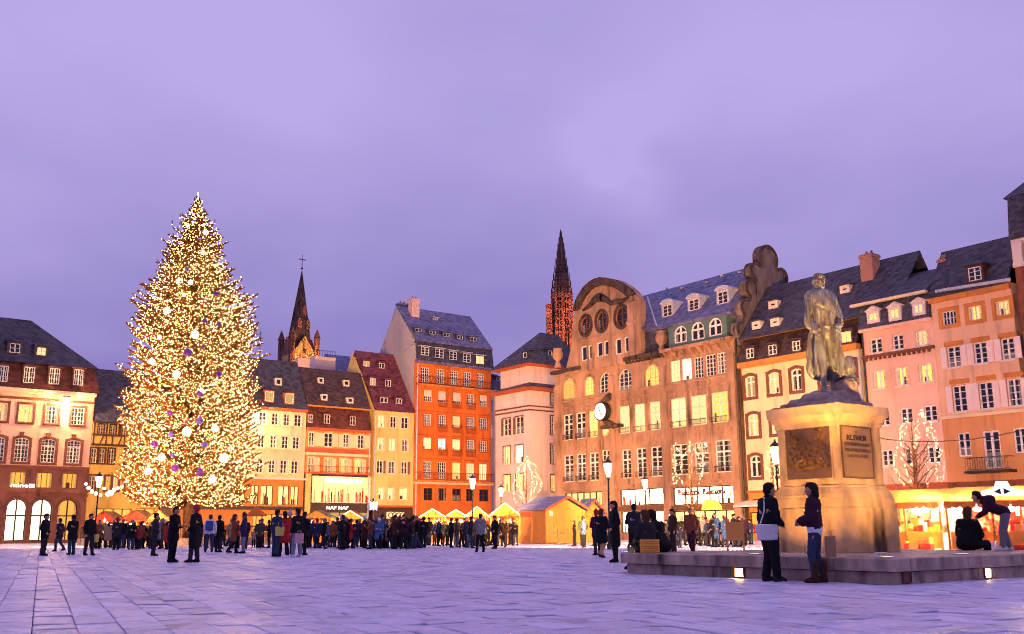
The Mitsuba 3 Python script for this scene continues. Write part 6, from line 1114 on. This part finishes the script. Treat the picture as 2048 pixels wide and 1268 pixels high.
person(ta, pa, -72, 1.78, 'black', 'black', 'hair_dark', 'charcoal', label='man in black facing right, white bag on his hip, before the pedestal', extras=[('shoe_sole', fuse([hull((Ja['ank' + n] + A(0, -.05, -.082), .014), (Ja['ank' + n] + A(0, .18, -.082), .014), (Ja['ank' + n] + A(.03, .1, -.082), .014), (Ja['ank' + n] + A(-.03, .1, -.082), .014)) for n in 'lr'], 0), 'cloth_white'), ('scarf', fuse([hull((Ja['neck'] + A(-.04, .01, -.03), .075), (Ja['neck'] + A(.04, .02, -.01), .07))], .03, 3), 'cloth_charcoal')])
item('shoulder_bag', bag(.17, -.14, .74, .12, .40, .28, [A(.20, -.30, 1.0), A(.16, -.17, 1.25), A(.02, -.06, 1.50), A(-.1, .02, 1.44), A(.06, .16, 1.2), A(.20, .03, 1.0)]), 'cloth_white', pa, -72, 1.78, 'white messenger bag hanging at the hip of the man in black before the pedestal', 'bag')
Jb = skeleton(legs={'l': (A(-.10, .07, .50), A(-.10, .03, .085)), 'r': (A(.10, .02, .50), A(.11, -.07, .085))}, arms={'l': (A(-.26, .04, 1.13), A(-.10, .25, 1.08)), 'r': (A(.26, .04, 1.13), A(.09, .26, 1.06))}, head=(.2, .0))
tb = tpl(Jb, .93, edge=.026, long=.02, sleeve=1.12, tw=.88); pb = ground_at(1637, 1166); q = tb['coat']; v = q.vertices; q.vertices = v + q.vertex_normals * (.010 * np.abs(np.sin(v[:, 2:3] * 42)) * (v[:, 2:3] < 1.42)); ruffle(tb)
person(tb, pb, 62, 1.76, 'plum', 'jeans', 'hair_dark', 'brown', label='woman in dark jacket and blue jeans facing left before the pedestal', extras=[('shirt_hem', fuse([hull((Jb['pel'] + A(-.09, 0, -.01), .128), (Jb['pel'] + A(.09, 0, -.01), .128))], .04, 3), 'cloth_white'), ('boot_shaft', fuse([bone(Jb['ank' + n] + A(0, -.005, .25), .072, Jb['ank' + n], .062) for n in 'lr'], .04, 2), 'cloth_brown')])
g = on_u(1662, .22); q = key('paper_bag'); m = MB().hexa([[-.085, -.06, 0], [.085, -.06, 0], [.085, .06, 0], [-.085, .06, 0], [-.08, -.04, .37], [.095, -.05, .39], [.09, .05, .38], [-.085, .045, .38]]).path([A(-.05, 0, .38), A(-.04, 0, .46), A(.04, 0, .46), A(.05, 0, .38)], [.006] * 4, 5).mesh(); m.apply_translation(g); put(q, m, 'cloth_tan'); tag(q, 'brown paper bag standing on the platform edge behind the woman in jeans', 'bag')
q = key('litter'); g = ground_at(1762, 1107, HP); m = MB().box(-.12, .1, -.05, .05, .002, .03).box(-.02, .16, .06, .12, .002, .02).mesh(); m.apply_translation(g); put(q, m, 'cloth_white'); tag(q, 'crumpled white paper lying on the platform in front of the pedestal', 'litter')
# left pair and group, each with its own look
P1, P2 = ground_at(343, 1125), ground_at(387, 1125)
person('cross', P1, -100, 1.76, 'black', 'black', 'hair_dark', label='person in dark coat facing right, left one of the pair in front of the tree')
person('long', P2, 80, 1.80, 'black', 'charcoal', hat='red', label='person in long dark coat and red hat, right of the pair before the tree')
person('pocket', feet(310, 43), -60, 1.74, 'charcoal', 'charcoal', label='dark figure standing left of the pair in front of the tree')
Jk = skeleton(legs=stance); pk_ = feet(420, 50); person('short', pk_, 8, 1.78, 'white', 'jeans', 'hair_brown', label='person seen from behind in a white jacket with a blue backpack')
item('backpack', MB().add(rbox(-.17, .17, -.34, -.15, 1.02, 1.48, .05)).add(rbox(-.12, .12, -.40, -.33, 1.05, 1.25, .03)).mesh(), 'cloth_blue', pk_, 8, 1.78, 'blue backpack on the back of the person in the white jacket', 'backpack')
person('pocket', feet(438, 50.5), -20, 1.76, 'black', 'charcoal', label='dark dressed person right beside the one with the blue backpack')
person('woman', feet(468, 47), -70, 1.74, 'rust', 'black', 'hair_brown', label='person in a rust brown coat and black trousers facing right')
person('pocket', feet(488, 47), 100, 1.80, 'navy', 'grey', hat='charcoal', label='person in navy jacket and grey trousers facing the one in the rust coat')
pg = feet(553, 40.5); person('short', pg, -40, 1.80, 'navy', 'jeans', 'hair_dark', label='person in navy jacket and blue jeans left of the red coat')
item('yellow_bag', bag(.24, -.03, .78, .14, .34, .34, [A(.24, -.12, 1.1), A(.24, -.1, 1.28), A(.2, 0, 1.42), A(.24, .06, 1.1)]), 'cloth_yellow', pg, -40, 1.8, 'yellow shoulder bag between the navy jacket and the red coat', 'bag')
person('woman', feet(569, 41.5), 30, 1.76, 'red', 'black', 'hair_dark', label='woman in a bright red coat with dark hair')
person('pocket', feet(579, 45), 180, 1.82, 'charcoal', 'jeans', hat='pink', label='person with a pink knitted hat behind the red coat')
pd = feet(595, 39.5); person('short', pd, 60, 1.82, 'black', 'pale_jeans', 'hair_dark', shoe='white', label='person in black jacket and pale jeans, right of the red coat')
item('shopping_bag', MB().hexa([[.22, -.02, .5], [.34, -.02, .5], [.34, .28, .5], [.22, .28, .5], [.22, -.02, .86], [.34, -.02, .86], [.34, .28, .86], [.22, .28, .86]]).path([A(.28, .05, .86), A(.27, .08, .95), A(.27, .18, .95), A(.28, .21, .86)], [.008] * 4, 5).mesh(), 'cloth_pink', pd, -90, 1.82, 'pale shopping bag held by the person in pale jeans', 'bag')
person('cross', feet(607, 43), -30, 1.76, 'black', 'black', label='dark figure close behind the person in pale jeans')
person('pocket', feet(686, 55), 80, 1.80, 'black', 'black', hat='charcoal', label='single dark figure facing left, standing apart before the small red stall')
person('walk', feet(940, 58), -70, 1.74, 'charcoal', 'jeans', label='walking figure in charcoal coat left of the tall lamp post'); person('phone', feet(961, 47), 20, 1.72, 'grey', 'black', 'hair_brown', label='person in a grey jacket and black trousers below the tall lamp post'); person('pocket', feet(990, 56), 120, 1.76, 'black', 'black', label='dark figure in front of the largest gabled stall')
person('pocket', feet(90, 44), -90, 1.76, 'black', 'charcoal', label='dark figure walking at the far left before the lit arches'); person('walk', feet(121, 55), 80, 1.72, 'charcoal', 'jeans', label='figure in charcoal before the third arch'); person('cross', feet(146, 46), 60, 1.74, 'black', 'jeans', label='dark figure with jeans right of the arches'); p9 = feet(180, 44.5); person('short', p9, -120, 1.76, 'black', 'charcoal', label='dark figure with a yellow green bag at the far left')
item('green_bag', bag(-.24, .02, .55, .16, .4, .34, [A(-.24, -.1, .88), A(-.25, 0, 1.0), A(-.24, .1, .88)]), 'cloth_yellow', p9, -120, 1.76, 'yellow green bag carried by the dark figure at the far left', 'bag')
# group left of the platform
person('long', ground_at(1231, 1125), 100, 1.80, 'black', 'black', 'hair_dark', label='man in a long black coat standing just left of the platform corner')
person('woman', feet(1203, 36), -40, 1.68, 'black', 'tan', 'hair_brown', label='figure in a short black coat with pale legs behind the man in the long coat'); person('cross', feet(1194, 40), 30, 1.72, 'plum', 'charcoal', hat='red', label='figure in a dark plum coat with red hat at the chalet corner')
person('phone', feet(1269, 37), 5, 1.86, 'charcoal', 'black', 'hair_dark', label='person in dark jacket seen from behind, looking at the lit shop')
person('short', feet(1346, 43), 110, 1.80, 'brown', 'charcoal', 'hair_dark', label='figure in brown jacket standing left of the blonde figure before the store'); person('walk', feet(1383, 42), 150, 1.82, 'rust', 'plum', 'hair_fair', label='fair haired figure in a rust jacket before the bright shop window')
def seated(lean=.0, drop=-.30, spread=.12, arms=None):
    J = {'pel': A(0, 0, .13), 'chest': A(0, .04 + lean * .4, .48), 'neck': A(0, .06 + lean * .6, .67), 'head': A(0, .10 + lean * .75, .81 - lean * .06)}
    for s, n in ((-1, 'l'), (1, 'r')): J['hip' + n] = J['pel'] + A(s * .095, .02, -.02); J['sh' + n] = J['chest'] + A(s * .185, 0, .13); J['knee' + n] = A(s * spread, .44, .14); J['ank' + n] = A(s * spread, .47, drop); J['elb' + n] = J['chest'] + A(s * .27, .06, -.14); J['wri' + n] = A(s * .12, .30 + lean * .2, .24)
    return J
def tpl_sit(J, **kw):
    hem = .10; c_, p_ = J['chest'], J['pel']; t = coat_mesh(J, .95, 1, .05); v = fuse([hull((c_ + A(-.11, 0, -.1), .13), (c_ + A(.11, 0, -.1), .13), (p_ + A(-.12, -.02, .0), .13), (p_ + A(.12, -.02, .0), .13))], .05, 4); t = trimesh.util.concatenate([t, v])
    return {'body': body_mesh(J), 'trousers': trousers_mesh(J), 'shoes': shoes_mesh(J), 'coat': t, 'hair': hair_mesh(J, kw.get('long', 0)), 'hat': hair_mesh(J, hood=True)}
s1, s2, s3 = tpl_sit(seated(), long=.16), tpl_sit(seated(.25)), tpl_sit(seated(.05, spread=.2), long=.14)
person(s1, on_v(1297, 6.6), 37, 1.76, 'charcoal', 'black', 'hair_brown', label='long haired person sitting on the left end of the platform, seen from behind'); person(s2, on_v(1326, 6.6), 48, 1.80, 'black', 'black', 'hair_dark', label='person in black leaning forward, sitting on the platform beside the long haired one')
q = key('wicker_basket'); g = on_v(1300, 6.25); m = MB()
for i in range(6): m.lathe([(.20 + .012 * (i % 2), .05 * i), (.225, .05 * i + .025), (.20 + .012 * (i % 2), .05 * i + .049)], 20)
m.lathe([(0, .0), (.19, 0), (.21, .29), (0, .25)], 20); m = m.mesh(); m.apply_translation(g); put(q, m, 'goods_gold'); tag(q, 'round woven basket on the platform in front of the long haired sitter', 'basket')
person(s3, on_u(1937, 7.25), -53, 1.86, 'black', 'black', 'hair_brown', label='brown haired person in a wide black coat sitting on the platform at the right')
Jz = skeleton(); Jz.update(pel=A(0, -.05, .88), chest=A(0, .26, 1.12), neck=A(0, .42, 1.22), head=A(0, .55, 1.27)); 
for s, n in ((-1, 'l'), (1, 'r')): Jz['hip' + n] = Jz['pel'] + A(s * .095, 0, -.02); Jz['sh' + n] = Jz['chest'] + A(s * .185, .03, .11); Jz['knee' + n] = A(s * .13, .04, .47); Jz['ank' + n] = A(s * .16, -.05 * s, .085); Jz['elb' + n] = Jz['chest'] + A(s * .22, .12, -.2); Jz['wri' + n] = Jz['chest'] + A(s * .08, .3, -.32)
tz = tpl(Jz, .95); person(tz, on_u(2014, 7.0), 60, 1.66, 'plum', 'grey', 'hair_dark', shoe='white', label='person in dark red jacket and grey trousers bending forward at the right edge')
# the crowd in front of the stalls
rc = np.random.default_rng(101); names = list(('pocket', 'long', 'short', 'walk', 'cross', 'woman', 'phone')); cols = ['black', 'black', 'charcoal', 'charcoal', 'navy', 'plum', 'brown', 'charcoal', 'black', 'navy', 'brown', 'black', 'rust', 'grey', 'green', 'red', 'tan', 'blue']
def crowd(n, x0, x1, d0, d1, where, grp):
    for i in range(n):
        c_ = cols[int(rc.integers(len(cols)))]; x = x0 + (x1 - x0) * (i + .5 + .42 * math.sin(i * 2.3) + rc.uniform(-.3, .3)) / n
        person(names[int(rc.integers(7))], feet(x, rc.uniform(d0, d1)), rc.uniform(0, 360), (rc.uniform(1.54, 1.88) if rc.random() > .06 else rc.uniform(1.15, 1.35)), c_, ('black', 'charcoal', 'jeans', 'black')[int(rc.integers(4))], ('hair_dark', 'hair_brown', 'hair_dark', 'hair_fair')[int(rc.integers(4))], hat=(None, None, None, None, 'charcoal', 'red', 'black', 'grey', 'white', 'rust')[int(rc.integers(10))], label=f'figure in {c_} coat, {ORD[i]} from left in crowd {where}', group=grp)
crowd(26, 185, 345, 58, 72, 'left of the Christmas tree', 'crowd left of the Christmas tree'); crowd(15, 395, 540, 60, 70, 'right of the Christmas tree', 'crowd right of the Christmas tree'); crowd(22, 606, 735, 58, 70, 'before the brown mansard house', 'crowd before the brown mansard house'); crowd(32, 735, 845, 56, 70, 'before the yellow house', 'dense crowd before the yellow house'); crowd(28, 845, 1035, 60, 74, 'before the gabled stalls', 'crowd before the gabled stalls'); crowd(26, 1330, 1500, 56, 68, 'before the store on the right', 'crowd before the store'); crowd(4, 1140, 1190, 56, 64, 'at the end wall of the chalet', 'figures at the chalet')
crowd(6, 1790, 1900, 46, 47, 'behind the counter right of the pedestal', 'figures at the canopied stall')
# market clutter by the platform: an easel board and boxes
q = key('display_board'); g = feet(1475, 39); m = MB().box(g[0] - .4, g[0] + .25, g[1], g[1] + .06, .55, 1.25).box(g[0] - .42, g[0] - .36, g[1] + .061, g[1] + .1, 0, 1.4).box(g[0] + .2, g[0] + .26, g[1] + .061, g[1] + .1, 0, 1.4); put(q, m.mesh(), 'wood_orange'); tag(q, 'orange display board standing behind the platform left of the man with the white bag', 'sign board')
